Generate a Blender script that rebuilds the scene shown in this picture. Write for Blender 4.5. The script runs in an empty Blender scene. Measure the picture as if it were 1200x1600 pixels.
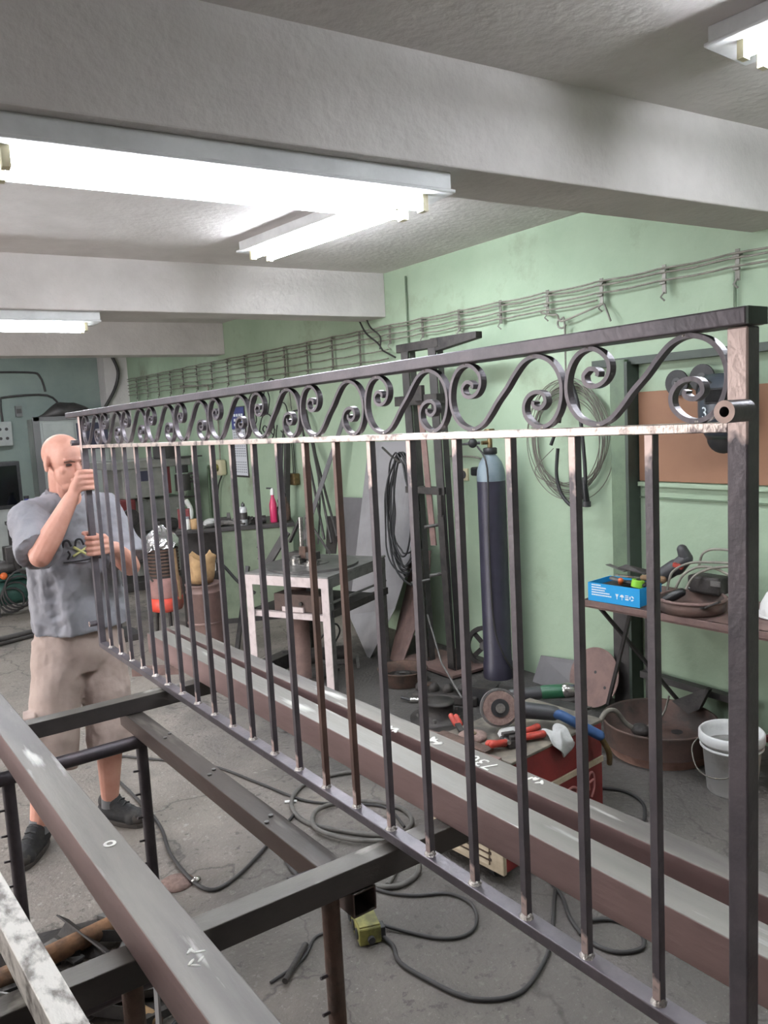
import bpy, math, random
import bmesh
from mathutils import Vector, Matrix, Euler
random.seed(7)
S = bpy.context.scene
COL = S.collection

# ---------------------------------------------------------------- camera
cam_d = bpy.data.cameras.new('camera')
cam = bpy.data.objects.new('camera', cam_d)
COL.objects.link(cam)
cam_d.sensor_fit = 'VERTICAL'
cam_d.sensor_height = 36.0
cam_d.lens = 28.125
cam_d.clip_start = 0.02
cam_d.clip_end = 200
CAM_R = Matrix(((0.81520, 0.10992, -0.56866), (-0.57677, 0.06469, -0.81434), (-0.05273, 0.99183, 0.11613)))
q = CAM_R.to_quaternion(); q.normalize()
cam.matrix_world = Matrix.LocRotScale(Vector((0, 0, 1.70)), q, None)
S.camera = cam

# ---------------------------------------------------------------- world, light, exposure
S.view_settings.view_transform = 'Standard'
S.view_settings.look = 'None'
S.view_settings.gamma = 1.0
S.view_settings.use_curve_mapping = False
S.view_settings.exposure = 0.0
W = bpy.data.worlds.new('sky')
S.world = W
W.use_nodes = True
bg = W.node_tree.nodes['Background']
bg.inputs[0].default_value = (1.0, 0.97, 0.95, 1)
bg.inputs[1].default_value = 9.0
TUBE_STRENGTH = 100.0
TUBE_COLOUR = (0.88, 0.93, 1.0, 1)

def portal(loc, rot, sx, sy):
    d = bpy.data.lights.new('daylight_portal', 'AREA')
    d.shape = 'RECTANGLE'; d.size = sx; d.size_y = sy
    d.cycles.is_portal = True
    o = bpy.data.objects.new('daylight_portal', d)
    o.location = loc; o.rotation_euler = rot
    COL.objects.link(o)
# the wide open doorway in the wall to the left of the camera
portal((-2.62, 4.9, 1.2), (0, -math.pi/2, 0), 2.3, 3.8)

# ---------------------------------------------------------------- helpers
def L(r, g=None, b=None):
    if g is None: g = b = r
    f = lambda c: ((c/255.0)/12.92 if c/255.0 <= .04045 else (((c/255.0)+.055)/1.055)**2.4)
    return (f(r), f(g), f(b), 1)

def mat(name, c1, rough=.6, metal=0.0, c2=None, scale=6.0, lo=.4, hi=.65, bump=0.0, bscale=60.0, detail=6.0,
        c3=None, scale3=2.0, lo3=.55, hi3=.7, emit=None, stretch=None, rough2=None, spec=None, alpha=None, transm=None):
    m = bpy.data.materials.new(name); m.use_nodes = True
    nt = m.node_tree; N = nt.nodes; K = nt.links
    b = N['Principled BSDF']
    b.inputs['Roughness'].default_value = rough
    b.inputs['Metallic'].default_value = metal
    if spec is not None: b.inputs['Specular IOR Level'].default_value = spec
    b.inputs['Base Color'].default_value = c1
    if transm: b.inputs['Transmission Weight'].default_value = transm
    if emit:
        b.inputs['Emission Color'].default_value = emit[0]; b.inputs['Emission Strength'].default_value = emit[1]
    if c2 is not None or bump:
        tc = N.new('ShaderNodeTexCoord')
        src = tc.outputs['Object']
        if stretch:
            mp = N.new('ShaderNodeMapping'); mp.inputs['Scale'].default_value = stretch
            K.new(src, mp.inputs['Vector']); src = mp.outputs['Vector']
    last = None
    if c2 is not None:
        def layer(sc, l, h, det):
            n = N.new('ShaderNodeTexNoise'); n.inputs['Scale'].default_value = sc; n.inputs['Detail'].default_value = det
            n.inputs['Roughness'].default_value = .62
            K.new(src, n.inputs['Vector'])
            r = N.new('ShaderNodeMapRange'); r.inputs['From Min'].default_value = l; r.inputs['From Max'].default_value = h
            K.new(n.outputs['Fac'], r.inputs['Value'])
            return r.outputs['Result']
        f = layer(scale, lo, hi, detail)
        mx = N.new('ShaderNodeMix'); mx.data_type = 'RGBA'
        mx.inputs[6].default_value = c1; mx.inputs[7].default_value = c2
        K.new(f, mx.inputs[0]); last = mx.outputs[2]
        if rough2 is not None:
            rr = N.new('ShaderNodeMapRange'); rr.inputs['To Min'].default_value = rough; rr.inputs['To Max'].default_value = rough2
            K.new(f, rr.inputs['Value']); K.new(rr.outputs['Result'], b.inputs['Roughness'])
        if c3 is not None:
            f3 = layer(scale3, lo3, hi3, 8.0)
            m3 = N.new('ShaderNodeMix'); m3.data_type = 'RGBA'
            K.new(last, m3.inputs[6]); m3.inputs[7].default_value = c3
            K.new(f3, m3.inputs[0]); last = m3.outputs[2]
        K.new(last, b.inputs['Base Color'])
    if bump:
        n = N.new('ShaderNodeTexNoise'); n.inputs['Scale'].default_value = bscale; n.inputs['Detail'].default_value = 5
        K.new(src, n.inputs['Vector'])
        bp = N.new('ShaderNodeBump'); bp.inputs['Strength'].default_value = bump; bp.inputs['Distance'].default_value = .01
        K.new(n.outputs['Fac'], bp.inputs['Height']); K.new(bp.outputs['Normal'], b.inputs['Normal'])
    return m

ORG = {}      # origin of an object's mesh in the coordinates its geometry is written in

def tag(o, label=None, cat=None, group=None, kind=None):
    if label: o['label'] = label
    if cat: o['category'] = cat
    if group: o['group'] = group
    if kind: o['kind'] = kind
    return o

def thing(name, label, cat, loc=(0, 0, 0), rz=0.0, group=None, world=True):
    """Empty at the base of a thing. world=True: part geometry is written in world coordinates; else local."""
    o = bpy.data.objects.new(name, None); COL.objects.link(o)
    o.empty_display_size = .05
    o.location = loc; o.rotation_euler = (0, 0, rz)
    ORG[o.name] = Vector(loc) if world else Vector((0, 0, 0))
    return tag(o, label, cat, group)

def copy_tree(o, parent=None):
    c = o.copy(); COL.objects.link(c)
    if parent is not None: c.parent = parent
    ORG[c.name] = ORG.get(o.name, Vector())
    for ch in o.children: copy_tree(ch, c)
    return c

def V(*a): return Vector(a[0]) if len(a) == 1 else Vector(a)

class MB:
    def __init__(s): s.v = []; s.f = []; s.s = []; s.mi = []; s.m = 0
    def add(s, vs, fs, smooth=False):
        n = len(s.v); s.v += [tuple(p) for p in vs]
        for f in fs:
            s.f.append(tuple(i+n for i in f)); s.s.append(smooth); s.mi.append(s.m)
        return s
    def box(s, c, d, rot=None):
        c = V(c); h = [x/2 for x in d]; M = rot if rot is not None else Matrix.Identity(3)
        vs = [c + M @ V(x*h[0], y*h[1], z*h[2]) for x in (-1, 1) for y in (-1, 1) for z in (-1, 1)]
        return s.add(vs, [(0, 1, 3, 2), (4, 6, 7, 5), (0, 4, 5, 1), (2, 3, 7, 6), (0, 2, 6, 4), (1, 5, 7, 3)])
    def bb(s, a, b): return s.box([(a[i]+b[i])/2 for i in range(3)], [abs(b[i]-a[i]) for i in range(3)])
    def bar(s, p, q, w, h, up=(0, 0, 1)):
        p = V(p); q = V(q); d = (q-p).normalized(); u = V(up)
        if abs(d.dot(u)) > .98: u = V(0, 1, 0)
        x = d.cross(u).normalized(); z = x.cross(d)
        vs = [a + x*(i*w/2) + z*(j*h/2) for a in (p, q) for i, j in ((-1, -1), (1, -1), (1, 1), (-1, 1))]
        return s.add(vs, [(3, 2, 1, 0), (4, 5, 6, 7), (0, 1, 5, 4), (1, 2, 6, 5), (2, 3, 7, 6), (3, 0, 4, 7)])
    def hollow(s, p, q, w, h, t, up=(0, 0, 1)):
        """square tube open at both ends"""
        p = V(p); q = V(q); d = (q-p).normalized(); u = V(up)
        if abs(d.dot(u)) > .98: u = V(0, 1, 0)
        x = d.cross(u).normalized(); z = x.cross(d)
        vs = []
        for a in (p, q):
            for k in (0, t):
                for i, j in ((-1, -1), (1, -1), (1, 1), (-1, 1)):
                    vs.append(a + x*(i*(w/2-k)) + z*(j*(h/2-k)))
        fs = []
        for k in range(4):
            n = (k+1) % 4
            fs += [(k, n, 8+n, 8+k), (4+n, 4+k, 12+k, 12+n), (n, k, 4+k, 4+n), (8+k, 8+n, 12+n, 12+k)]
        return s.add(vs, fs)
    def tube(s, pts, r, n=8, closed=False, caps=True):
        pts = [V(p) for p in pts]; m = len(pts)
        rs = r if isinstance(r, (list, tuple)) else [r]*m
        T = []
        for i in range(m):
            a = pts[(i-1) % m] if (closed or i > 0) else pts[i]
            b = pts[(i+1) % m] if (closed or i < m-1) else pts[i]
            t = (b-a); T.append(t.normalized() if t.length > 1e-9 else V(0, 0, 1))
        u = T[0].orthogonal().normalized(); vs = []
        for i in range(m):
            u = (u - T[i]*u.dot(T[i]))
            u = u.normalized() if u.length > 1e-6 else T[i].orthogonal().normalized()
            w = T[i].cross(u)
            for k in range(n):
                a = 2*math.pi*k/n
                vs.append(pts[i] + (u*math.cos(a) + w*math.sin(a))*rs[i])
        fs = []
        for i in range(m if closed else m-1):
            j = (i+1) % m
            for k in range(n):
                l = (k+1) % n
                fs.append((i*n+k, i*n+l, j*n+l, j*n+k))
        s.add(vs, fs, True)
        if caps and not closed:
            s.add([vs[k] for k in range(n)][::-1], [tuple(range(n))]); s.add([vs[(m-1)*n+k] for k in range(n)], [tuple(range(n))])
        return s
    def cyl(s, p, q, r, n=16, r2=None): return s.tube([p, q], [r, r if r2 is None else r2], n)
    def ring(s, p, q, ro, ri, n=20):
        """thick-walled pipe"""
        p = V(p); q = V(q); d = (q-p).normalized(); u = d.orthogonal().normalized(); w = d.cross(u)
        vs = []
        for a in (p, q):
            for r in (ro, ri):
                for k in range(n):
                    t = 2*math.pi*k/n; vs.append(a + (u*math.cos(t)+w*math.sin(t))*r)
        fs1 = []; fs2 = []
        for k in range(n):
            l = (k+1) % n
            fs1 += [(k, l, 2*n+l, 2*n+k), (n+l, n+k, 3*n+k, 3*n+l)]
            fs2 += [(l, k, n+k, n+l), (2*n+k, 2*n+l, 3*n+l, 3*n+k)]
        s.add(vs, fs1, True); return s.add(vs, fs2)
    def lathe(s, prof, c=(0, 0, 0), n=24, rot=None, sx=1.0, sy=1.0, cap=True):
        c = V(c); M = rot if rot is not None else Matrix.Identity(3); vs = []
        for r, z in prof:
            for k in range(n):
                a = 2*math.pi*k/n; vs.append(c + M @ V(r*math.cos(a)*sx, r*math.sin(a)*sy, z))
        fs = []
        for i in range(len(prof)-1):
            for k in range(n):
                l = (k+1) % n; fs.append((i*n+k, i*n+l, (i+1)*n+l, (i+1)*n+k))
        s.add(vs, fs, True)
        if cap:
            if prof[0][0] > 1e-5: s.add(vs[:n][::-1], [tuple(range(n))])
            if prof[-1][0] > 1e-5: s.add(vs[-n:], [tuple(range(n))])
        return s
    def ell(s, c, r, rot=None, nu=16, nv=10):
        c = V(c); M = rot if rot is not None else Matrix.Identity(3)
        vs = [c + M @ V(0, 0, r[2])]
        for j in range(1, nv):
            t = math.pi*j/nv
            for k in range(nu):
                a = 2*math.pi*k/nu
                vs.append(c + M @ V(r[0]*math.sin(t)*math.cos(a), r[1]*math.sin(t)*math.sin(a), r[2]*math.cos(t)))
        vs.append(c + M @ V(0, 0, -r[2])); fs = []
        for k in range(nu):
            l = (k+1) % nu
            fs.append((0, 1+k, 1+l))
            for j in range(nv-2): fs.append((1+j*nu+k, 1+(j+1)*nu+k, 1+(j+1)*nu+l, 1+j*nu+l))
            fs.append((len(vs)-1, 1+(nv-2)*nu+l, 1+(nv-2)*nu+k))
        return s.add(vs, fs, True)
    def cap(s, p, q, r1, r2, n=14):
        """tapered capsule"""
        p = V(p); q = V(q); d = (q-p); ln = max(d.length, 1e-6); d = d/ln
        pts = []; rs = []
        for k in range(5):
            a = math.pi/2*(1-k/4); pts.append(p - d*r1*math.sin(a)); rs.append(max(r1*math.cos(a), 1e-4))
        for k in range(5):
            a = math.pi/2*k/4; pts.append(q + d*r2*math.sin(a)); rs.append(max(r2*math.cos(a), 1e-4))
        return s.tube(pts, rs, n)
    def chain(s, pts, rs):
        for i in range(len(pts)-1): s.cap(pts[i], pts[i+1], rs[i], rs[i+1])
        return s
    def prism(s, poly, d):
        """planar polygon (3D points) extruded by vector d"""
        poly = [V(p) for p in poly]; d = V(d); n = len(poly)
        nrm = V(0, 0, 0)
        for i in range(n): nrm += poly[i].cross(poly[(i+1) % n])
        if nrm.dot(d) > 0: poly = poly[::-1]
        vs = poly + [p+d for p in poly]
        fs = [tuple(range(n)), tuple(range(2*n-1, n-1, -1))]
        fs += [(i, n+i, n+(i+1) % n, (i+1) % n) for i in range(n)]
        return s.add(vs, fs)
    def build(s, name, m, parent=None, label=None, cat=None, group=None, kind=None, bevel=0, origin=None, seg=2):
        vs = [V(p) for p in s.v]
        if origin is None:
            lo = [min(p[i] for p in vs) for i in range(3)]; hi = [max(p[i] for p in vs) for i in range(3)]
            origin = V((lo[0]+hi[0])/2, (lo[1]+hi[1])/2, lo[2])
        origin = V(origin)
        me = bpy.data.meshes.new(name)
        me.from_pydata([p-origin for p in vs], [], s.f)
        me.polygons.foreach_set('use_smooth', s.s)
        for mm in (m if isinstance(m, (list, tuple)) else [m]): me.materials.append(mm)
        me.polygons.foreach_set('material_index', s.mi)
        me.update()
        o = bpy.data.objects.new(name, me); COL.objects.link(o)
        ORG[o.name] = origin
        if parent is not None:
            o.parent = parent; o.location = origin - ORG[parent.name]
        else: o.location = origin
        if bevel:
            b = o.modifiers.new('bevel', 'BEVEL'); b.width = bevel; b.segments = seg; b.limit_method = 'ANGLE'
            b.angle_limit = math.radians(50)
        return tag(o, label, cat, group, kind)

def RZ(a): return Matrix.Rotation(a, 3, 'Z')
def RX(a): return Matrix.Rotation(a, 3, 'X')
def RY(a): return Matrix.Rotation(a, 3, 'Y')
def R3(a, ax): return Matrix.Rotation(a, 3, V(ax))
def rot_to(d, up=(0, 0, 1)):
    """matrix whose local Z points along d"""
    return V(d).normalized().to_track_quat('Z', 'Y').to_matrix()
def lerp(a, b, t): return tuple(a[i]+(b[i]-a[i])*t for i in range(3))
def spline(P, k=8, closed=False):
    P = [V(p) for p in P]; n = len(P); out = []
    rng = range(n if closed else n-1)
    for i in rng:
        g = lambda j: P[j % n] if closed else P[min(max(j, 0), n-1)]
        a, b, c, d = g(i-1), g(i), g(i+1), g(i+2)
        for t in range(k):
            t /= k
            out.append(.5*((2*b) + (c-a)*t + (2*a-5*b+4*c-d)*t*t + (3*b-a-3*c+d)*t**3))
    if not closed: out.append(P[-1])
    return out
def text_mesh(name, body, size, m, parent, M, depth=.0008, align='CENTER'):
    c = bpy.data.curves.new(name, 'FONT'); c.body = body; c.size = size; c.extrude = depth; c.align_x = align; c.resolution_u = 2
    o = bpy.data.objects.new(name, c); COL.objects.link(o)
    dg = bpy.context.evaluated_depsgraph_get(); dg.update()
    me = bpy.data.meshes.new_from_object(o.evaluated_get(dg))
    bpy.data.objects.remove(o); bpy.data.curves.remove(c)
    me.name = name
    me.transform(M)
    b = MB(); b.v = [tuple(v.co) for v in me.vertices]; b.f = [tuple(p.vertices) for p in me.polygons]
    b.s = [False]*len(b.f); b.mi = [0]*len(b.f)
    bpy.data.meshes.remove(me)
    return b.build(name, m, parent)

# ---------------------------------------------------------------- materials
M = {}
M['plaster'] = mat('white_plaster', L(213, 207, 204), .85, 0, L(193, 187, 184), 2.5, .35, .75, .55, 26)
M['green'] = mat('green_wall_paint', L(166, 185, 160), .7, 0, L(150, 170, 145), 1.6, .35, .7, .3, 22, c3=L(124, 128, 106), scale3=2.1, lo3=.56, hi3=.80)
M['backgreen'] = mat('blue_green_wall_paint', L(142, 154, 146), .75, 0, L(122, 134, 130), 1.2, .35, .7, .3, 18)
def floor_mat():
    m = mat('worn_concrete', L(140, 132, 124), .78, 0, L(116, 109, 103), 2.6, .35, .7)
    nt = m.node_tree; N = nt.nodes; K = nt.links; b = N['Principled BSDF']
    cur = b.inputs['Base Color'].links[0].from_socket
    tc = N.new('ShaderNodeTexCoord')
    def nz(sc, lo, hi, det=8, off=0):
        mp = N.new('ShaderNodeMapping'); mp.inputs['Location'].default_value = (off, off*.7, 0); K.new(tc.outputs['Object'], mp.inputs['Vector'])
        n = N.new('ShaderNodeTexNoise'); n.inputs['Scale'].default_value = sc; n.inputs['Detail'].default_value = det; n.inputs['Roughness'].default_value = .65; K.new(mp.outputs['Vector'], n.inputs['Vector'])
        r = N.new('ShaderNodeMapRange'); r.inputs['From Min'].default_value = lo; r.inputs['From Max'].default_value = hi; K.new(n.outputs['Fac'], r.inputs['Value']); return r.outputs[0]
    def over(f, c):
        nonlocal cur
        k = N.new('ShaderNodeMix'); k.data_type = 'RGBA'; K.new(f, k.inputs[0]); K.new(cur, k.inputs[6]); k.inputs[7].default_value = c; cur = k.outputs[2]
    def math_(op, a, c):
        k = N.new('ShaderNodeMath'); k.operation = op
        for i, q in enumerate((a, c)):
            if isinstance(q, (int, float)): k.inputs[i].default_value = q
            else: K.new(q, k.inputs[i])
        k.use_clamp = True
        return k.outputs[0]
    over(math_('MULTIPLY', nz(1.1, .52, .68, 9, 3.1), .8), L(74, 71, 68))          # oil stains
    over(math_('MULTIPLY', nz(34, .60, .70, 4, 1.0), .55), L(168, 164, 156))        # pale grit
    over(math_('MULTIPLY', nz(95, .63, .70, 3, 4.0), .6), L(190, 187, 180))
    over(math_('MULTIPLY', nz(22, .60, .68, 4, 7.0), .65), L(70, 66, 62))           # dark grit
    # irregular dark blots: grease by the wall scrap; near right, painted-in fall-off of light
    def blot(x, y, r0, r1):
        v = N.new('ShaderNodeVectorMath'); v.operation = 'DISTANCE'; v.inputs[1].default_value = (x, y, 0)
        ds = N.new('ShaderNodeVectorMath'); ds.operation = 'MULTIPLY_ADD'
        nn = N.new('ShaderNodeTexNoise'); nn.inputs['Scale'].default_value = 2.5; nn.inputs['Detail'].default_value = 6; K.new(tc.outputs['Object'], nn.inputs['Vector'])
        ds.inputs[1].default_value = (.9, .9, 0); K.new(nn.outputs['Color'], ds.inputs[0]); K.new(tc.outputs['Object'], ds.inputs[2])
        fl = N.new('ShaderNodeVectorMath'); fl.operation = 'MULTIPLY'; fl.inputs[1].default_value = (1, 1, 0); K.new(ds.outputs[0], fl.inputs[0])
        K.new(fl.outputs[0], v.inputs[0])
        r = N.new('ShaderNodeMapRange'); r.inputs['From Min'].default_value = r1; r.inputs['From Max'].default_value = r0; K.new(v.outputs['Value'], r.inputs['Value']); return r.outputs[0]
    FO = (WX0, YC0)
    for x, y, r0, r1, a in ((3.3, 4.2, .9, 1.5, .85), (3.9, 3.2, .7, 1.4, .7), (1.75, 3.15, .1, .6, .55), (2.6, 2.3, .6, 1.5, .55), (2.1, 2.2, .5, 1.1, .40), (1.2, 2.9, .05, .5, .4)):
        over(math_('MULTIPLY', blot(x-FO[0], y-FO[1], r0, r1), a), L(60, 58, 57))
    # fine cracks
    vo = N.new('ShaderNodeTexVoronoi'); vo.feature = 'DISTANCE_TO_EDGE'; vo.inputs['Scale'].default_value = .9
    wv = N.new('ShaderNodeVectorMath'); wv.operation = 'MULTIPLY_ADD'; nn = N.new('ShaderNodeTexNoise'); nn.inputs['Scale'].default_value = 3; nn.inputs['Detail'].default_value = 6
    K.new(tc.outputs['Object'], nn.inputs['Vector']); wv.inputs[1].default_value = (.5, .5, 0); K.new(nn.outputs['Color'], wv.inputs[0]); K.new(tc.outputs['Object'], wv.inputs[2]); K.new(wv.outputs[0], vo.inputs['Vector'])
    r = N.new('ShaderNodeMapRange'); r.inputs['From Min'].default_value = .008; r.inputs['From Max'].default_value = .001; K.new(vo.outputs['Distance'], r.inputs['Value'])
    over(math_('MULTIPLY', r.outputs[0], .6), L(62, 59, 56))
    K.new(cur, b.inputs['Base Color'])
    n = N.new('ShaderNodeTexNoise'); n.inputs['Scale'].default_value = 55; n.inputs['Detail'].default_value = 6; K.new(tc.outputs['Object'], n.inputs['Vector'])
    bp = N.new('ShaderNodeBump'); bp.inputs['Strength'].default_value = .6; bp.inputs['Distance'].default_value = .012; K.new(n.outputs['Fac'], bp.inputs['Height']); K.new(bp.outputs['Normal'], b.inputs['Normal'])
    return m
WX0, YC0 = (3.65-2.8)/2, (11.6-2.6)/2        # where the floor slab's own origin lies
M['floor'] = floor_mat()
M['floor_speck'] = M['floor']
M['steel'] = mat('mill_steel', L(92, 88, 93), .40, .45, L(116, 108, 113), 9, .4, .7, .08, 120)
M['steel_dark'] = mat('dark_mill_steel', L(58, 54, 58), .5, .5, L(78, 71, 74), 9, .4, .7, .1, 120)
M['tube_red'] = mat('primer_brown_steel', L(142, 122, 122), .5, .25, L(112, 96, 95), 7, .35, .7, .1, 90, c3=L(165, 160, 155), scale3=5, lo3=.6, hi3=.75)
M['tube_worn'] = mat('worn_tube_steel', L(108, 94, 93), .5, .4, L(140, 132, 130), 6, .4, .7, .1, 90, c3=L(178, 176, 172), scale3=9, lo3=.62, hi3=.75)
M['tube_bright'] = mat('scraped_bright_steel', L(208, 203, 196), .42, .2, L(112, 105, 98), 24, .45, .62, .1, 90, stretch=(1.5, .7, 1))
M['ground'] = mat('ground_bright_steel', L(235, 220, 212), .32, .5, L(120, 108, 108), 30, .50, .66, .1, 200)
M['weld'] = mat('silvery_weld', L(205, 198, 192), .28, .8, L(90, 84, 84), 60, .45, .7, .6, 160)
M['rust'] = mat('rusty_steel', L(98, 76, 66), .8, .15, L(70, 58, 52), 14, .4, .65, .3, 80)
M['beam'] = mat('brown_dark_beam', L(88, 76, 70), .55, .3, L(70, 62, 58), 8, .4, .7, .1, 60)
M['orange_rust'] = mat('orange_rust', L(140, 104, 76), .8, .1, L(88, 72, 62), 11, .42, .66, .3, 80)
M['rust_brown'] = mat('brown_rusted_plate', L(128, 104, 98), .7, .2, L(98, 80, 76), 8, .4, .7, .2, 60)
M['scrap'] = mat('scrap_steel', L(66, 62, 60), .6, .4, L(44, 42, 42), 12, .4, .65, .2, 80)
M['scrap_grey'] = mat('grey_scrap_steel', L(120, 118, 116), .5, .5, L(84, 82, 80), 12, .4, .65, .2, 80)
M['sheet'] = mat('grey_sheet_steel', L(152, 150, 152), .55, .35, L(132, 130, 132), 3, .4, .7)
M['sheet_dark'] = mat('dark_sheet_steel', L(116, 114, 116), .55, .35, L(100, 98, 100), 3, .4, .7)
M['black'] = mat('black_rubber', L(34, 34, 36), .55, 0, L(48, 47, 48), 20, .4, .7)
M['blackgloss'] = mat('black_plastic', L(30, 31, 33), .35)
M['greyplastic'] = mat('dark_grey_plastic', L(62, 62, 64), .45)
M['cable'] = mat('grey_cable', L(142, 138, 128), .6, 0, L(110, 106, 98), 20, .4, .7)
M['cord'] = mat('dark_cord', L(48, 46, 46), .6)
M['floorcable'] = mat('dusty_floor_cable', L(94, 91, 87), .65, 0, L(72, 70, 67), 20, .4, .7)
M['plate'] = mat('dark_round_plate', L(98, 96, 95), .45, .45, L(78, 76, 75), 9, .4, .7)
M['bracket'] = mat('galvanised_bracket', L(128, 126, 118), .5, .3, L(100, 98, 92), 30, .4, .7)
M['white_paint'] = mat('chipped_white_paint', L(204, 190, 189), .6, .0, L(172, 158, 156), 16, .5, .75, .2, 60)
M['tabletop'] = mat('worn_table_plate', L(122, 120, 118), .5, .4, L(94, 92, 92), 10, .4, .7)
M['red'] = mat('dull_red_paint', L(134, 44, 42), .5, 0, L(104, 36, 36), 6, .4, .7, .05, 60)
M['redtool'] = mat('red_orange_grip', L(172, 58, 44), .5, 0, L(118, 42, 36), 30, .45, .7)
M['cream'] = mat('dirty_cream_metal', L(196, 182, 158), .55, 0, L(160, 144, 122), 12, .4, .7)
M['dusty'] = mat('dusty_cream_metal', L(128, 120, 108), .65, 0, L(78, 73, 68), 7, .38, .6)
M['greentool'] = mat('green_plastic', L(36, 84, 58), .4)
M['chrome'] = mat('bright_metal', L(190, 188, 184), .25, .9, L(120, 118, 116), 30, .45, .7)
M['abrasive'] = mat('brown_abrasive', L(134, 112, 104), .9, 0, L(108, 88, 82), 60, .4, .7, .3, 200)
M['bluehandle'] = mat('blue_handle', L(44, 74, 116), .45, 0, L(60, 92, 140), 20, .4, .7)
M['rag'] = mat('white_rag', L(196, 196, 194), .9, 0, L(150, 150, 148), 14, .4, .7, .4, 30)
M['cylbody'] = mat('gas_cylinder_paint', L(54, 52, 66), .4, .1, L(44, 42, 54), 6, .4, .7)
M['cyltop'] = mat('gas_cylinder_dome', L(128, 142, 150), .4, .1, L(108, 122, 130), 10, .4, .7)
M['brass'] = mat('old_brass', L(120, 100, 66), .45, .6, L(80, 66, 48), 30, .4, .7)
M['bucket'] = mat('white_bucket_plastic', L(232, 232, 230), .5, 0, L(186, 184, 180), 8, .5, .75)
M['basin'] = mat('rusty_basin_steel', L(106, 84, 76), .65, .3, L(72, 64, 60), 6, .4, .65, .1, 60)
M['basin_band'] = mat('pale_rust_band', L(172, 136, 122), .75, .1, L(128, 98, 88), 9, .4, .7)
M['board'] = mat('brown_hardboard', L(148, 109, 84), .7, 0, L(136, 99, 76), 2.5, .35, .7)
M['darkgreen'] = mat('dark_green_paint', L(98, 116, 92), .5, 0, L(78, 94, 76), 8, .4, .7)
M['deepgreen'] = mat('deep_green_metal', L(60, 70, 62), .5, .1, L(50, 57, 52), 8, .4, .7)
M['benchgreen'] = mat('grey_green_cabinet', L(134, 146, 124), .55, .1, L(112, 122, 104), 5, .4, .7)
M['blue_card'] = mat('bright_blue_card', L(30, 158, 222), .6)
M['white_ink'] = mat('white_ink', L(228, 236, 240), .7)
M['dark_ink'] = mat('dark_ink', L(40, 38, 42), .8)
M['yellow_ink'] = mat('yellow_ink', L(196, 196, 132), .8)
M['cardboard'] = mat('brown_cardboard', L(164, 128, 92), .8, 0, L(134, 104, 76), 8, .4, .7)
M['paper'] = mat('brown_paper', L(178, 146, 106), .85, 0, L(120, 92, 66), 7, .4, .7)
M['lime'] = mat('lime_plastic', L(140, 200, 60), .45)
M['orange'] = mat('orange_plastic', L(206, 100, 48), .45)
M['chalk'] = mat('white_chalk', L(222, 220, 214), .95)
M['yellowbox'] = mat('worn_yellow_green_box', L(132, 128, 66), .6, 0, L(84, 82, 48), 12, .42, .62)
M['skin'] = mat('skin', L(214, 162, 144), .5, 0, L(196, 136, 118), 9, .35, .7, .08, 120)
M['shirt'] = mat('grey_tshirt', L(142, 141, 147), .9, 0, L(128, 127, 134), 7, .4, .7, .25, 40)
M['collar'] = mat('dark_grey_rib', L(112, 110, 116), .9)
M['shorts'] = mat('beige_cotton', L(172, 154, 146), .9, 0, L(154, 136, 128), 6, .4, .7, .3, 30)
M['shoe'] = mat('black_suede', L(40, 40, 42), .75, 0, L(60, 57, 55), 14, .45, .65, .2, 60)
M['shoe_toe'] = mat('dusty_toe_cap', L(72, 66, 62), .8, 0, L(54, 50, 48), 14, .4, .7)
M['sock'] = mat('grey_sock', L(120, 120, 122), .9)
M['eye'] = mat('dark_eye', L(52, 36, 34), .35)
M['brow'] = mat('greying_brow', L(110, 80, 70), .9)
M['foil'] = mat('silver_foil', L(232, 232, 234), .22, .85, L(170, 170, 174), 12, .4, .7, .9, 14)
M['orangered'] = mat('orange_red_tank', L(214, 74, 56), .5, 0, L(140, 84, 76), 5, .45, .62)
M['drum'] = mat('brown_drum', L(122, 98, 92), .6, .1, L(96, 78, 74), 6, .4, .7)
M['machine'] = mat('grey_machine_enamel', L(140, 140, 134), .5, .1, L(116, 116, 112), 6, .4, .7)
M['machine_dark'] = mat('oily_machine_iron', L(74, 71, 70), .5, .3, L(54, 52, 52), 9, .4, .7)
M['locker'] = mat('pale_locker_paint', L(170, 174, 170), .55, 0, L(150, 154, 150), 3, .4, .7)
M['locker_dark'] = mat('grey_locker_edge', L(110, 110, 110), .6)
M['navy'] = mat('dark_navy_panel', L(56, 56, 74), .6)
M['poster_blue'] = mat('poster_blue', L(58, 66, 128), .6)
M['poster_white'] = mat('poster_paper', L(214, 216, 222), .7)
M['poster_grey'] = mat('poster_print', L(150, 152, 160), .7)
M['poster_pink'] = mat('poster_red_strip', L(190, 140, 136), .7)
M['pink_liquid'] = mat('pink_liquid_bottle', L(196, 52, 98), .3)
M['can'] = mat('spray_can_body', L(196, 198, 200), .35, .3, L(150, 152, 156), 20, .45, .65)
M['bottle'] = mat('dark_bottle', L(46, 54, 46), .25)
M['darkred'] = mat('dark_red_box', L(104, 42, 44), .6)
M['bluebottle'] = mat('blue_bottle', L(64, 70, 150), .35)
M['greenmachine'] = mat('green_enamel', L(52, 88, 78), .5, .1, L(40, 66, 62), 8, .4, .7)
M['darkwood'] = mat('dark_old_wood', L(88, 72, 66), .8, 0, L(66, 54, 50), 10, .4, .7, .2, 50)
M['dustpink'] = mat('grey_pink_tank_paint', L(150, 112, 106), .7, 0, L(118, 92, 88), 8, .4, .7)  # upper tank, a greyer pink than its orange-red bottom
M['barrel_face'] = mat('ground_pipe_face', L(205, 180, 170), .4, .3, L(170, 148, 140), 40, .4, .7)
M['wood'] = mat('old_wood', L(138, 112, 84), .8, 0, L(106, 84, 62), 10, .4, .7, .2, 50)
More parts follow.
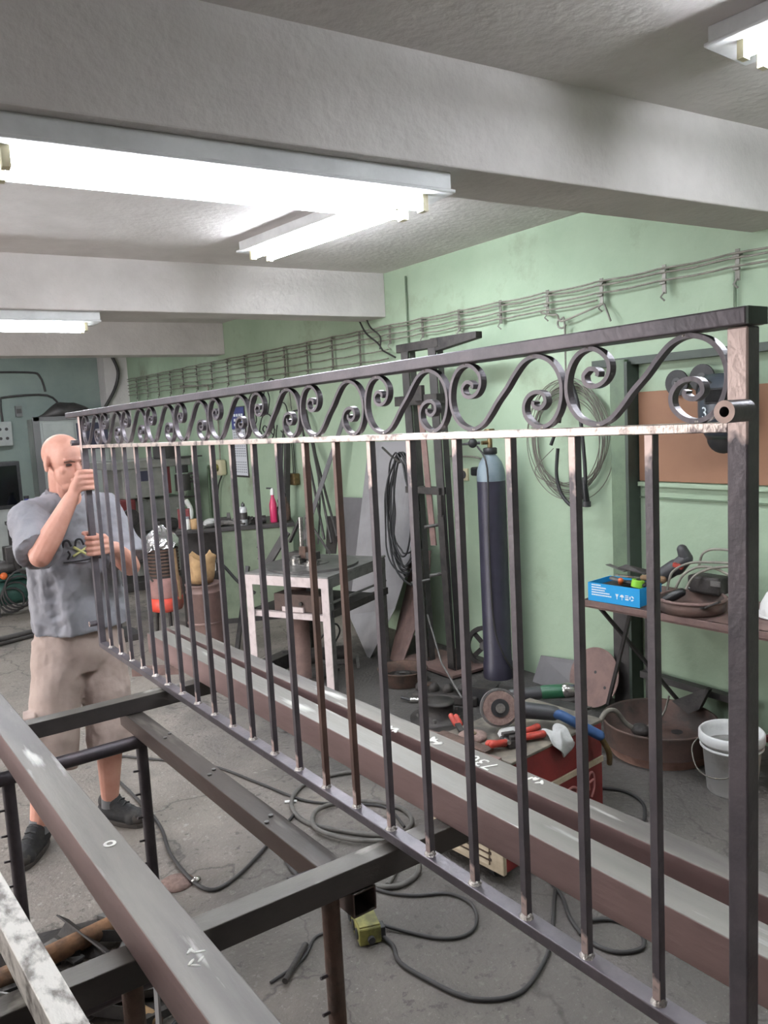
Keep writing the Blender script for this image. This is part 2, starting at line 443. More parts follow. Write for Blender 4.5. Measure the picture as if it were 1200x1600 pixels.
M['wire'] = mat('steel_wire', L(116, 112, 104), .45, .5)
M['ivory'] = mat('ivory_plastic', L(200, 192, 160), .5)
M['fixture'] = mat('white_fixture_enamel', L(222, 222, 222), .5, 0, L(200, 200, 200), 6, .4, .7)
M['tube_glow'] = mat('lit_fluorescent_tube', L(255, 255, 255), .4, emit=(TUBE_COLOUR, TUBE_STRENGTH))
M['helmet'] = mat('welding_helmet_shell', L(60, 66, 74), .3)
M['glass_dark'] = mat('dark_visor_glass', L(14, 16, 18), .1)

def steel_with_ends(name, zlo, zhi, ca=None, cb=None):
    """mill steel whose ends have been ground bright (object space heights above the bar's foot)"""
    m = mat(name, ca or L(92, 88, 93), .40, .45, cb or L(116, 108, 113), 9, .4, .7, .08, 120)
    nt = m.node_tree; N = nt.nodes; K = nt.links; b = N['Principled BSDF']
    old = b.inputs['Base Color'].links[0].from_socket
    tc = N.new('ShaderNodeTexCoord'); sp = N.new('ShaderNodeSeparateXYZ'); K.new(tc.outputs['Object'], sp.inputs[0])
    oi = N.new('ShaderNodeObjectInfo')
    nz = N.new('ShaderNodeTexNoise'); nz.inputs['Scale'].default_value = 45; K.new(tc.outputs['Object'], nz.inputs['Vector'])
    ad = N.new('ShaderNodeMath'); ad.operation = 'MULTIPLY_ADD'; ad.inputs[1].default_value = .10; K.new(nz.outputs['Fac'], ad.inputs[0]); K.new(sp.outputs['Z'], ad.inputs[2])
    rr = N.new('ShaderNodeMath'); rr.operation = 'MULTIPLY_ADD'; rr.inputs[1].default_value = .05; K.new(oi.outputs['Random'], rr.inputs[0]); K.new(ad.outputs[0], rr.inputs[2])
    hi = N.new('ShaderNodeMapRange'); hi.inputs['From Min'].default_value = zhi+.06; hi.inputs['From Max'].default_value = zhi+.085; K.new(rr.outputs[0], hi.inputs['Value'])
    lo = N.new('ShaderNodeMapRange'); lo.inputs['From Min'].default_value = zlo+.088; lo.inputs['From Max'].default_value = zlo+.072; K.new(ad.outputs[0], lo.inputs['Value'])
    mxm = N.new('ShaderNodeMath'); mxm.operation = 'MAXIMUM'; K.new(hi.outputs[0], mxm.inputs[0]); K.new(lo.outputs[0], mxm.inputs[1])
    sn = N.new('ShaderNodeSeparateXYZ'); K.new(tc.outputs['Normal'], sn.inputs[0])
    face = N.new('ShaderNodeMath'); face.operation = 'LESS_THAN'; face.inputs[1].default_value = -.3; K.new(sn.outputs['X'], face.inputs[0])
    ff = N.new('ShaderNodeMath'); ff.operation = 'MULTIPLY'; K.new(face.outputs[0], ff.inputs[0]); K.new(mxm.outputs[0], ff.inputs[1])
    mx = N.new('ShaderNodeMix'); mx.data_type = 'RGBA'; K.new(old, mx.inputs[6]); mx.inputs[7].default_value = L(214, 192, 186); K.new(ff.outputs[0], mx.inputs[0])
    K.new(mx.outputs[2], b.inputs['Base Color'])
    return m
def toned_top(name, side, side2, top, top2, bright, st=(1, 1, 1)):  # up-facing faces get their own colours; noise adds bright worn patches
    m = mat(name, side, .5, .3, side2, 7, .4, .7, .1, 90, stretch=st)
    nt = m.node_tree; N = nt.nodes; K = nt.links; b = N['Principled BSDF']
    old = b.inputs['Base Color'].links[0].from_socket
    tc = N.new('ShaderNodeTexCoord'); sn = N.new('ShaderNodeSeparateXYZ'); K.new(tc.outputs['Normal'], sn.inputs[0])
    a = N.new('ShaderNodeMapRange'); a.inputs['From Min'].default_value = .3; a.inputs['From Max'].default_value = .8; K.new(sn.outputs['Z'], a.inputs['Value'])
    def nz(sc, lo, hi):
        n = N.new('ShaderNodeTexNoise'); n.inputs['Scale'].default_value = sc; n.inputs['Detail'].default_value = 7
        mp = N.new('ShaderNodeMapping'); mp.inputs['Scale'].default_value = st; K.new(tc.outputs['Object'], mp.inputs['Vector']); K.new(mp.outputs['Vector'], n.inputs['Vector'])
        r = N.new('ShaderNodeMapRange'); r.inputs['From Min'].default_value = lo; r.inputs['From Max'].default_value = hi; K.new(n.outputs['Fac'], r.inputs['Value']); return r.outputs[0]
    def mx(f, x, y):
        k = N.new('ShaderNodeMix'); k.data_type = 'RGBA'; K.new(f, k.inputs[0])
        for i, q in ((6, x), (7, y)):
            if isinstance(q, tuple): k.inputs[i].default_value = q
            else: K.new(q, k.inputs[i])
        return k.outputs[2]
    t = mx(nz(14, .60, .72), mx(nz(5, .4, .65), top, top2), bright)
    K.new(mx(a.outputs[0], old, t), b.inputs['Base Color'])
    return m
M['tube_red'] = toned_top('primer_brown_tube', L(156, 130, 127), L(130, 108, 106), L(140, 136, 130), L(112, 108, 103), L(186, 183, 178), (1.6, .22, 1))
M['tube_worn'] = toned_top('worn_tube', L(146, 122, 120), L(120, 100, 98), L(126, 121, 114), L(84, 79, 76), L(190, 188, 182), (1.8, .22, 1))
M['crossbar'] = toned_top('worn_crossbar', L(62, 58, 57), L(78, 73, 71), L(98, 94, 88), L(76, 72, 68), L(180, 176, 168), (.5, 1.2, 1))
M['beam'] = toned_top('worn_brown_beam', L(88, 72, 66), L(70, 60, 57), L(78, 71, 66), L(62, 57, 53), L(104, 98, 92), (1.6, .25, 1))
M['baluster'] = steel_with_ends('baluster_steel', .0, .735)
M['baluster_brown'] = steel_with_ends('brown_baluster_steel', .0, .735, L(112, 88, 80), L(92, 76, 72))
M['post'] = steel_with_ends('post_steel', -.2, .812)

# ================================================================ the room
WX = 3.65          # green wall
CZ = 2.79          # ceiling
BZ = 2.465         # underside of the beams
YB, YF, XL = 11.6, -2.6, -2.6
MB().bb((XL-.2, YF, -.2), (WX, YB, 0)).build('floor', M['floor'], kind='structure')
MB().bb((XL-.2, YF, CZ), (WX+.2, YB+.2, CZ+.2)).build('ceiling', M['plaster'], kind='structure')
MB().bb((WX, YF, -.2), (WX+.2, YB, CZ)).build('wall_right', M['green'], kind='structure')
MB().bb((XL-.2, YB, -.2), (WX+.2, YB+.2, CZ)).build('wall_back', M['backgreen'], kind='structure')
MB().bb((XL-.2, YF-.2, -.2), (WX+.2, YF, CZ)).build('wall_front', M['plaster'], kind='structure')
b = MB()
b.bb((XL-.2, YF, 0), (XL, 3.0, CZ)); b.bb((XL-.2, 6.8, 0), (XL, YB, CZ)); b.bb((XL-.2, 3.0, 2.35), (XL, 6.8, CZ))
b.build('wall_left', M['plaster'], kind='structure')
fr = MB(); fr.bb((XL-.22, 2.96, 0), (XL+.03, 3.02, 2.39)); fr.bb((XL-.22, 6.78, 0), (XL+.03, 6.84, 2.39)); fr.bb((XL-.22, 2.96, 2.33), (XL+.03, 6.84, 2.39))
fr.build('door_1', M['deepgreen'], kind='structure')
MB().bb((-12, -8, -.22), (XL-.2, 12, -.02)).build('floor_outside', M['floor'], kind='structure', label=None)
# ceiling beams (set a few degrees off square)
def beam(name, y0, slope, w):
    p = [(XL, y0-slope*XL, BZ), (WX, y0-slope*WX, BZ), (WX, y0+w-slope*WX, BZ), (XL, y0+w-slope*XL, BZ)]
    MB().prism(p, (0, 0, CZ-BZ+.01)).build(name, M['plaster'], kind='structure', bevel=.006)
beam('trim_1', 2.10, .072, .29)
beam('trim_2', 5.30, .065, .28)
beam('trim_3', 8.37, .095, .28)
MB().bb((3.33, 11.3, 0), (3.65, 11.6, CZ)).build('trim_4', M['plaster'], kind='structure')     # pilaster in the far corner
MB().bb((3.548, 2.782, 0), (3.60, 2.888, .70)).build('trim_10', M['machine_dark'], kind='structure', bevel=.004)
# green painted steel column and rail on the wall
MB().bb((3.555, 2.785, 0), (3.65, 2.885, 1.945)).build('trim_5', M['darkgreen'], kind='structure', bevel=.004)
MB().bb((3.55, 2.765, 0), (3.65, 2.784, 1.93)).build('trim_6', M['deepgreen'], kind='structure')
MB().bb((3.585, 1.2, 1.915), (3.65, 3.03, 1.955)).build('trim_7', M['deepgreen'], kind='structure')
MB().bb((3.62, 1.2, 1.262), (3.65, 2.76, 1.285)).build('trim_8', M['green'], kind='structure')
MB().bb((3.635, 1.2, 1.196), (3.65, 2.76, 1.204)).build('trim_9', M['darkgreen'], kind='structure')

# ---------------------------------------------------------------- fluorescent fixtures
def lamp(label, p, q, z, w=.24, body_h=.055, tube_drop=.042, gap=.058, starter=True):
    """twin-tube batten from p to q (x,y), top of the body at height z"""
    p = V(p[0], p[1], 0); q = V(q[0], q[1], 0); d = (q-p).normalized(); n = V(-d.y, d.x, 0)
    c = (p+q)/2
    t = thing('fluorescent_fixture', label, 'ceiling lamp', (c.x, c.y, z-body_h))
    up = V(0, 0, 1)
    b = MB(); b.bar(p+up*(z-body_h/2), q+up*(z-body_h/2), w*.8, body_h); b.bar(p+up*(z-body_h-.004), q+up*(z-body_h-.004), w, .012)
    b.build('housing', M['fixture'], t, bevel=.004)
    for s in (-1, 1):
        a = p + d*.06 + n*(s*gap) + up*(z-body_h-tube_drop); e = q - d*.10 + n*(s*gap) + up*(z-body_h-tube_drop)
        MB().cyl(a, e, .016, 14).build('lit_tube', M['tube_glow'], t, label='lit white fluorescent tube')
        for k, e2 in ((1, a), (-1, e)):
            h = MB(); h.box(e2 - d*(k*.012) + up*.012, (.02, .034, tube_drop+.02) if abs(d.y) > .5 else (.02, .034, tube_drop+.02), RZ(math.atan2(d.y, d.x)))
            h.build('lamp_holder', M['ivory'], t)
        if starter:
            MB().cyl(q - d*.16 + n*(s*.02) + up*(z-body_h-.01), q - d*.16 + n*(s*.02)+up*(z-body_h-.05), .012, 10).build('starter', M['ivory'], t)
    return t
lamp('long twin tube lamp under the nearest beam, left of its middle', (.40, 2.205), (1.745, 2.115), BZ, body_h=.06)
lamp('twin tube lamp on the ceiling just behind the nearest beam', (2.40, 3.20), (2.28, 4.50), CZ)
lamp('twin tube lamp under the second beam, cut by the left picture edge', (.28, 5.42), (1.56, 5.345), BZ)
lamp('twin tube lamp in the upper right corner of the picture', (2.42, .20), (2.36, 1.46), CZ)
lamp('added twin tube lamp, out of view on the ceiling to the left of the railing', (-1.0, 3.0), (-1.0, 4.3), CZ)  # added out of view to light the scene from the left
lamp('twin tube lamp on the ceiling over the far end of the hall', (1.2, 9.4), (2.4, 9.3), CZ)

# ================================================================ the railing
XC = .862
zt = lambda y: 1.8015-.004*(y-.5)        # top of handrail
zs = lambda y: 1.663-.0062*(y-.5)        # underside of the scroll bar
zb = lambda y: .8825-.0088*(y-.6)        # top of bottom rail
Y0, Y1 = .512, 3.285
rail = thing('wrought_iron_railing', 'long dark steel railing panel with scroll frieze lying across the trestle', 'railing', (XC, 1.9, .85))
b = MB(); b.bar((XC, .497, zt(.497)-.010), (XC, 3.45, zt(3.45)-.010), .040, .020)
b.build('handrail', M['steel'], rail, bevel=.0022, seg=3)
MB().bb((XC-.0195, .4945, zt(.5)-.0195), (XC+.0195, .4975, zt(.5)-.0005)).build('end_plate', M['deepgreen'], rail, label='greenish end plate')
for y in (Y0, Y1):
    MB().bb((XC-.0125, y-.0125, zb(y)-.022), (XC+.0125, y+.0125, zt(y)-.021)).build('post', M['post'], rail, bevel=.002)
b = MB(); b.bar((XC, Y0+.013, zb(Y0)-.010), (XC, Y1-.013, zb(Y1)-.010), .030, .020)
b.build('bottom_rail', M['steel'], rail, bevel=.0018)
b = MB(); b.bar((XC, Y0+.013, zs(Y0)+.006), (XC, Y1-.013, zs(Y1)+.006), .020, .012)
b.build('scroll_bar', M['ground'], rail, bevel=.0012, label='flat bar ground bright at the welds')
NB = 21
for i in range(NB):
    y = .6355+.1262*i
    o = MB().bb((XC-.0065, y-.0065, zb(y)), (XC+.0065, y+.0065, zs(y))).build('baluster', M['baluster_brown'] if i in (6, 7) else M['baluster'], rail, bevel=.0009, seg=1)
    w = MB()
    r = [.0115+.003*random.random() for k in range(10)]
    vs = [(XC-.001+r[k]*math.cos(.628*k), y+r[k]*math.sin(.628*k), zb(y)-.0005) for k in range(10)] + [(XC-.0008+.0072*math.cos(.628*k), y+.0072*math.sin(.628*k), zb(y)+.005+.004*random.random()) for k in range(10)]
    w.add(vs, [(k, (k+1) % 10, 10+(k+1) % 10, 10+k) for k in range(10)], True)
    w.build('weld_bead', M['weld'], o)
# scrolls: one S shape swept from flat bar
s_norm = [(-.545, .26), (-.535, .36), (-.58, .45), (-.65, .47), (-.71, .38), (-.735, .27), (-.70, .07), (-.586, 0), (-.46, .10), (-.385, .35), (-.40, .66), (-.52, .92), (-.67, 1.0), (-.83, .86), (-.945, .5), (-.99, 0),
          (-.945, -.46), (-.83, -.80), (-.68, -.97), (-.536, -1.0), (-.38, -.87), (-.23, -.56), (-.10, -.22), (0, 0)]
s_norm = [(u, v) for u, v in s_norm]
full = s_norm + [(-u, -v) for u, v in s_norm[:-1]][::-1]
NS = 11
P = (Y1-Y0-.025)/NS
for i in range(NS):
    yc = Y0+.0125+P*(i+.5)
    zlo = zs(yc)+.012; zhi = zt(yc)-.020
    hh = (zhi-zlo)/2-.003; zc = (zhi+zlo)/2; hw = P/2-.003
    pts = spline([(XC, yc - u*hw, zc + v*hh) for u, v in full], 4)
    wd, th = .006, .003
    vs = []; n = len(pts)
    for k in range(n):
        t = (pts[min(k+1, n-1)]-pts[max(k-1, 0)]).normalized(); nm = V(0, -t.z, t.y)
        for sx, sn in ((-1, -1), (1, -1), (1, 1), (-1, 1)):
            vs.append(pts[k] + V(sx*wd, 0, 0) + nm*(sn*th))
    fs = []
    for k in range(n-1):
        for j in range(4):
            l = (j+1) % 4; fs.append((k*4+j, k*4+l, (k+1)*4+l, (k+1)*4+j))
    fs += [(3, 2, 1, 0), (n*4-4, n*4-3, n*4-2, n*4-1)]
    o = MB().add(vs, fs).build('scroll', M['steel'], rail, bevel=.0012, seg=1)
    w = MB()
    for u, v in ((-.536, -1), (.67, -1)):
        w.ell((XC, yc-u*hw, zc+v*(hh+.001)), (.007, .011, .004), None, 8, 5)
    for u, v in ((-.67, 1), (.536, 1)):
        w.ell((XC, yc-u*hw, zc+v*(hh+.001)), (.007, .010, .003), None, 8, 5)
    w.build('weld_bead', M['weld'], o, kind='stuff')
def barrel(y, z, x0=.808, ro=.0125):
    b = MB().ring((x0, y, z), (XC-.012, y, z), ro, .0058, 24)
    for i in range(len(b.mi)-48, len(b.mi)): b.mi[i] = 1
    b.build('hinge_barrel', [M['steel'], M['barrel_face']], rail, bevel=.0012, label='short thick-walled pipe stub welded on the post')
barrel(.502, 1.6875); barrel(.503, .888)
barrel(3.31, 1.668, .82, .011); barrel(3.30, .935, .82, .011)

# ================================================================ the trestle and the loose tubes on it
tr = thing('welding_trestle', 'dark steel welding trestle carrying the railing and square tubes', 'trestle', (.55, 1.9, 0))
CT = .843
for (pa, pb) in (((-.15, 1.285, CT-.025), (1.26, 1.262, CT-.025)), ((-.15, 2.55, CT-.025), (1.26, 2.565, CT-.025))):
    MB().hollow(pa, pb, .05, .05, .004).build('crossbar', M['crossbar'], tr, bevel=.003)
MB().hollow((.774, 1.243, CT-.077), (.744, 2.61, CT-.077), .055, .05, .004).build('long_beam', M['beam'], tr, bevel=.003, label='brownish square tube under the crossbars')
MB().hollow((-.10, 1.09, CT-.077), (-.10, 2.61, CT-.077), .055, .05, .004).build('long_beam', M['beam'], tr, bevel=.003)
bt = []
for y in (1.33, 1.62, 1.95, 2.28):
    for dx in (-.012, .010): MB().cyl((.760+dx, y+dx, CT-.0525), (.760+dx, y+dx, CT-.048), .006, 8).build('rivet', M['scrap_grey'], tr)
MB().ring((-.06, 2.47, .722), (.765, 2.475, .722), .021, .017).build('bearer_pipe', M['steel_dark'], tr)
MB().ring((.685, 1.385, .765), (.745, 1.380, .765), .019, .014).build('bearer_pipe', M['steel_dark'], tr)
MB().ring((-.06, 1.37, .722), (.40, 1.372, .722), .021, .017).build('bearer_pipe', M['steel_dark'], tr)
for lx, ly in ((.738, 2.475), (.345, 2.475), (.716, 1.278), (.335, 1.30), (-.05, 2.475), (-.05, 1.30)):
    lg = MB().tube([(lx, ly, 0), (lx, ly, .71 if ly > 2 else CT-.052)], .018, 14).build('leg', M['steel_dark'] if ly > 2 else M['rust'], tr)
    st = MB()
    for k in range(8):
        z = .08+.078*k
        st.cyl((lx-.015, ly, z), (lx-.034, ly-.004, z+.004), .0035, 6)
    st.build('stud', M['steel_dark'], lg, kind='stuff')
def sqtube(label, p, q, w, h, m, name='square_steel_tube'):
    t = thing(name, label, 'steel tube', ((p[0]+q[0])/2, (p[1]+q[1])/2, CT))
    MB().hollow((p[0], p[1], CT+h/2+.001), (q[0], q[1], CT+h/2+.001), w, h, .004).build('tube_wall', m, t, bevel=.005, seg=3)
    return t
t1 = sqtube('square steel tube on the trestle, nearest behind the railing', (1.000, 3.03), (1.055, -.3), .072, .078, M['tube_red'])
t2 = sqtube('farther of two square tubes behind the railing, with chalk marks on top', (1.082, 3.06), (1.205, -.3), .062, .078, M['tube_worn'])
t3 = sqtube('wide worn square tube crossing the left foreground', (.338, 2.80), (.388, .2), .074, .08, M['tube_worn'])
t4 = sqtube('narrow bright-scraped square tube in the lower left corner', (.110, 2.70), (.224, .55), .042, .06, M['tube_bright'])
TD = V(1.205-1.082, -.3-3.06, 0).normalized()
ang = math.atan2(TD.y, TD.x)
topz = CT+.0795
Mx = Matrix.Translation((1.155, 1.30, topz)) @ Matrix.Rotation(ang+math.pi, 4, 'Z')
text_mesh('chalk_mark', '730', .055, M['chalk'], t2, Mx, .0006)
for (x, y, r) in ((1.137, 1.47, .02), (1.10, 1.60, .018), (1.165, 1.16, .014)):
    b = MB()
    for k in range(7):
        b.ell((x+random.uniform(-.4, .4)*r, y+random.uniform(-1.3, 1.3)*r, topz), (r*.28, r*.7, .0008), RZ(random.random()*3), 8, 4)
    b.build('chalk_smear', M['chalk'], t2, kind='stuff')
b = MB()
b.ring((.371, 1.50, CT+.0812), (.371, 1.50, CT+.0822), .012, .006, 16); b.build('chalk_mark', M['chalk'], t3)
b = MB()
for k in range(6): b.ell((.372+random.uniform(-.012, .012), 1.09+random.uniform(-.03, .03), CT+.0812), (.003, .009, .0008), RZ(random.random()*3), 8, 4)
b.build('chalk_smear', M['chalk'], t3, kind='stuff')

# ================================================================ the man at the end of the railing
man = thing('person', 'bald man in grey t-shirt and beige shorts gripping the end post of the railing', 'person', (.80, 3.52, 0))
A = .32                                    # turn of the body towards the railing
rt = V(-math.cos(A), -math.sin(A), 0); fw = V(math.sin(A), -math.cos(A), 0)
NB_ = V(.838, 3.56, 1.425)                 # base of the neck
RSh, LSh = V(.672, 3.50, 1.365), V(1.000, 3.61, 1.365)
REl, LEl = V(.655, 3.262, 1.242), V(1.045, 3.43, 1.125)
RWr, LWr = V(.790, 3.262, 1.455), V(.945, 3.285, 1.232)
RHip, LHip = V(.755, 3.57, .84), V(.930, 3.61, .84)
RKn, LKn = V(.650, 3.45, .46), V(.900, 3.455, .45)
RAn, LAn = V(.580, 3.455, .095), V(.882, 3.485, .10)
body = MB()
# torso and limbs
body.ell((.842, 3.60, .90), (.155, .110, .13), RZ(A)); body.ell((.838, 3.595, 1.10), (.150, .105, .20), RZ(A)); body.ell((.836, 3.585, 1.27), (.165, .105, .15), RZ(A))
body.cap((.77, 3.55, 1.385), (.91, 3.60, 1.385), .055, .055)
for sh, el, wr in ((RSh, REl, RWr), (LSh, LEl, LWr)):
    body.cap(sh, el, .052, .042); body.cap(el, lerp(el, wr, .35), .043, .045); body.cap(lerp(el, wr, .35), wr, .045, .029)
    body.cap(NB_+V(0, 0, -.02), sh, .046, .050)
for hp, kn, an in ((RHip, RKn, RAn), (LHip, LKn, LAn)):
    body.cap(hp, kn, .082, .050); body.cap(kn, lerp(kn, an, .35), .048, .053); body.cap(lerp(kn, an, .35), an, .056, .037)
# head (local: -Y is forward)
HC = V(.836, 3.495, 1.588); HR = RZ(.30) @ RX(.10)
def hp(x, y, z): return HC + HR @ V(x, y, z)
body.ell(hp(0, .022, .034), (.077, .096, .082), HR, 24, 16)
body.ell(hp(0, -.012, .02), (.071, .078, .085), HR, 24, 16)
body.ell(hp(0, -.028, -.035), (.062, .060, .075), HR, 20, 14)
body.ell(hp(0, -.040, -.088), (.043, .044, .030), HR, 16, 10)
body.ell(hp(0, -.064, -.102), (.022, .022, .018), HR, 12, 8)
body.cap(hp(0, -.088, .004), hp(0, -.108, -.036), .009, .0125); body.cap(hp(-.010, -.098, -.042), hp(.010, -.098, -.042), .010, .010)
body.cap(hp(-.040, -.074, .021), hp(-.006, -.090, .020), .009, .009); body.cap(hp(.040, -.074, .021), hp(.006, -.090, .020), .009, .009)
for s in (-1, 1):
    body.ell(hp(s*.042, -.056, -.024), (.020, .018, .018), HR, 12, 8)
    body.ell(hp(s*.079, .012, .002), (.010, .021, .032), HR @ RZ(s*.35), 14, 10)
    body.ell(hp(s*.081, .006, -.022), (.008, .012, .014), HR, 10, 8)
body.cap(hp(-.020, -.086, -.068), hp(.020, -.086, -.068), .008, .008); body.cap(hp(-.017, -.085, -.078), hp(.017, -.085, -.078), .008, .008)
body.cap(hp(0, .030, -.050), NB_+V(0, .01, .0), .056, .060); body.cap(hp(0, -.005, -.085), NB_+V(.01, -.03, .0), .045, .05)
# right hand: back of the hand to the left of the post, fingers across its front
PX_, PY_ = XC, 3.285
rk = [(.826, 3.258, 1.552), (.822, 3.254, 1.530), (.821, 3.254, 1.508), (.824, 3.258, 1.487)]
for i, k in enumerate(rk):
    z = k[2]; r = (.0095, .0100, .0098, .0088)[i]
    body.chain([lerp(RWr, k, .25), k], [.014, .0112])
    body.chain([k, (.846, 3.247, z+.002), (.874, 3.250, z+.001), (.888, 3.270, z), (.885, 3.292, z)], [.0112, r+.0006, r, r*.95, r*.85])
body.chain([lerp(RWr, (.822, 3.27, 1.50), .2), (.815, 3.278, 1.505)], [.024, .020])
body.chain([lerp(RWr, (.82, 3.28, 1.5), .35), (.826, 3.304, 1.523), (.852, 3.315, 1.548), (.876, 3.310, 1.562)], [.017, .0135, .0115, .0095])
# left hand: comes from the right, fingers closing to the left over the front
lk = [(.900, 3.262, 1.290), (.904, 3.258, 1.268), (.905, 3.258, 1.246), (.902, 3.262, 1.226)]
for i, k in enumerate(lk):
    z = k[2]; r = (.0095, .0100, .0098, .0088)[i]
    body.chain([lerp(LWr, k, .25), k], [.014, .0112])
    body.chain([k, (.879, 3.247, z), (.851, 3.249, z-.001), (.836, 3.270, z-.002), (.839, 3.293, z-.002)], [.0112, r+.0006, r, r*.95, r*.85])
body.chain([lerp(LWr, (.905, 3.27, 1.26), .2), (.908, 3.280, 1.258)], [.024, .020])
body.chain([lerp(LWr, (.90, 3.28, 1.26), .4), (.890, 3.308, 1.284), (.862, 3.316, 1.300), (.834, 3.305, 1.306)], [.016, .0130, .0115, .0095])
bo = body.build('body', M['skin'], man)
def fuse(o, vox, it=4, fac=.5, disp=0, dscale=.1):
    r = o.modifiers.new('fuse', 'REMESH'); r.mode = 'VOXEL'; r.voxel_size = vox; r.use_smooth_shade = True
    if it:
        s = o.modifiers.new('soften', 'SMOOTH'); s.iterations = it; s.factor = fac
    if disp:
        tx = bpy.data.textures.new('folds', 'CLOUDS'); tx.noise_scale = dscale; tx.noise_depth = 2
        d = o.modifiers.new('folds', 'DISPLACE'); d.texture = tx; d.strength = disp; d.mid_level = .5; d.texture_coords = 'LOCAL'
fuse(bo, .0038, 3)
for s in (-1, 1):
    MB().ell(hp(s*.030, -.077, -.001), (.0145, .009, .0065), HR, 12, 8).build('eye', M['eye'], bo)
    MB().tube([hp(s*.050, -.074, .010), hp(s*.030, -.0865, .016), hp(s*.011, -.090, .012)], [.003, .0048, .0035], 8).build('eyebrow', M['brow'], bo)
MB().tube([hp(-.024, -.089, -.073), hp(0, -.0955, -.0735), hp(.024, -.089, -.073)], .003, 8).build('mouth', mat('lip_line', L(150, 84, 78), .6), bo)
# t-shirt
sh = MB()
prof = [(1.462, .078, .070), (1.437, .112, .088), (1.400, .155, .104), (1.35, .184, .122), (1.29, .192, .130), (1.22, .196, .138), (1.14, .196, .142), (1.06, .197, .145), (.98, .201, .150), (.92, .206, .156), (.868, .210, .160)]
n = 56; vs = []
for z, rx, ry in prof:
    cy = 3.585+.012*(1.4-z); cx = .842+.045*(1.40-z)
    for k in range(n):
        a = 2*math.pi*k/n
        fo = max(0, min(1, (1.38-z)/.3))
        wv = fo*(.008*math.sin(5*a+6*z) + .007*math.sin(9*a-11*z+1) + .005*math.sin(14*a+9*z))
        p = RZ(A) @ V((rx+wv)*math.cos(a), (ry+wv)*math.sin(a), 0); vs.append((cx+p.x, cy+p.y, z))
fs = [(i*n+k, (i+1)*n+k, (i+1)*n+(k+1) % n, i*n+(k+1) % n) for i in range(len(prof)-1) for k in range(n)]
sh.add(vs, fs, True); sh.add(vs[:n], [tuple(range(n))]); sh.add(vs[-n:], [tuple(range(n-1, -1, -1))])
def sleeve(sh_, el, r0, r1, t=.80, top=.03):
    a = V(sh_)+V(0, 0, .012); e = lerp(sh_, el, t); d = (V(e)-a).normalized()
    pts = [a-d*.05, a-d*.03, a, lerp(a, e, .5), e]
    sh.tube(pts, [.03, r0*.85, r0, (r0+r1)/2, r1], 18)
sh.cap(NB_+V(-.03, -.005, -.012), RSh+V(0, 0, .012), .060, .064); sh.cap(NB_+V(.03, .005, -.012), LSh+V(0, 0, .012), .060, .064)
sleeve(RSh, REl, .078, .088, .90); sleeve(LSh, LEl, .078, .086, .90)
so = sh.build('tshirt', M['shirt'], man)
fuse(so, .0055, 3, .5, .024, .06)
MB().lathe([(.069, -.012), (.076, -.004), (.074, .008), (.067, .012), (.062, .0)], (.842, 3.566, 1.458), 28, RZ(A) @ RX(.20), 1.12, 1.0, False).build('collar', M['collar'], so)
# faded chest print, lying on the cloth
def chest(u, v, off=.012):
    z = 1.235+v; rx, ry = .200, .140
    a = -math.pi/2 + u/rx
    p = RZ(A) @ V((rx+off)*math.cos(a), (ry+off)*math.sin(a), 0)
    return V(.849+p.x, 3.588+p.y, z)
def ink(name, pts, w, m):
    return MB().tube([chest(u, v) for u, v in pts], w, 6).build(name, m, so)
for k in range(5):
    u = -.10+.05*k
    ink('print_arch', spline([(u-.018, .006), (u-.012, .030), (u+.006, .032), (u+.016, .008)], 4), .0045, M['dark_ink'])
ink('print_cross', [(-.075, .004), (-.02, -.038)], .0055, M['yellow_ink']); ink('print_cross', [(-.080, -.034), (-.005, .002)], .0055, M['yellow_ink'])
ink('print_digit', spline([(-.012, -.012), (.006, -.006), (.014, -.018), (-.008, -.042), (.018, -.042)], 4), .004, M['dark_ink'])
ink('print_digit', spline([(.035, -.010), (.052, -.012), (.056, -.032), (.040, -.044), (.028, -.030), (.035, -.010)], 4), .004, M['dark_ink'])
ink('print_digit', spline([(-.10, -.010), (-.092, -.026), (-.104, -.044)], 4), .004, M['dark_ink'])
ink('print_line', [(-.12, -.056), (-.06, -.057), (0, -.057), (.07, -.056)], .0032, M['dark_ink'])
# shorts
sp = MB()
sp.lathe([(.170, .915), (.184, .87), (.196, .80), (.200, .74), (.19, .69)], (.842, 3.592, 0), 26, RZ(A), 1.0, .74)
def leg_cloth(a, b, r0, r1):
    a, b = V(a), V(b)
    sp.tube([a, lerp(a, b, .3), lerp(a, b, .7), b], [r0, (r0*.7+r1*.3), r1, r1*1.02], 20)
leg_cloth((.760, 3.575, .82), (.652, 3.445, .325), .112, .098)
leg_cloth((.930, 3.605, .82), (.905, 3.458, .315), .112, .100)
sp.box((.585, 3.455, .50), (.05, .11, .15), RZ(-.2))
po = sp.build('shorts', M['shorts'], man)
fuse(po, .006, 4, .5, .022, .09)
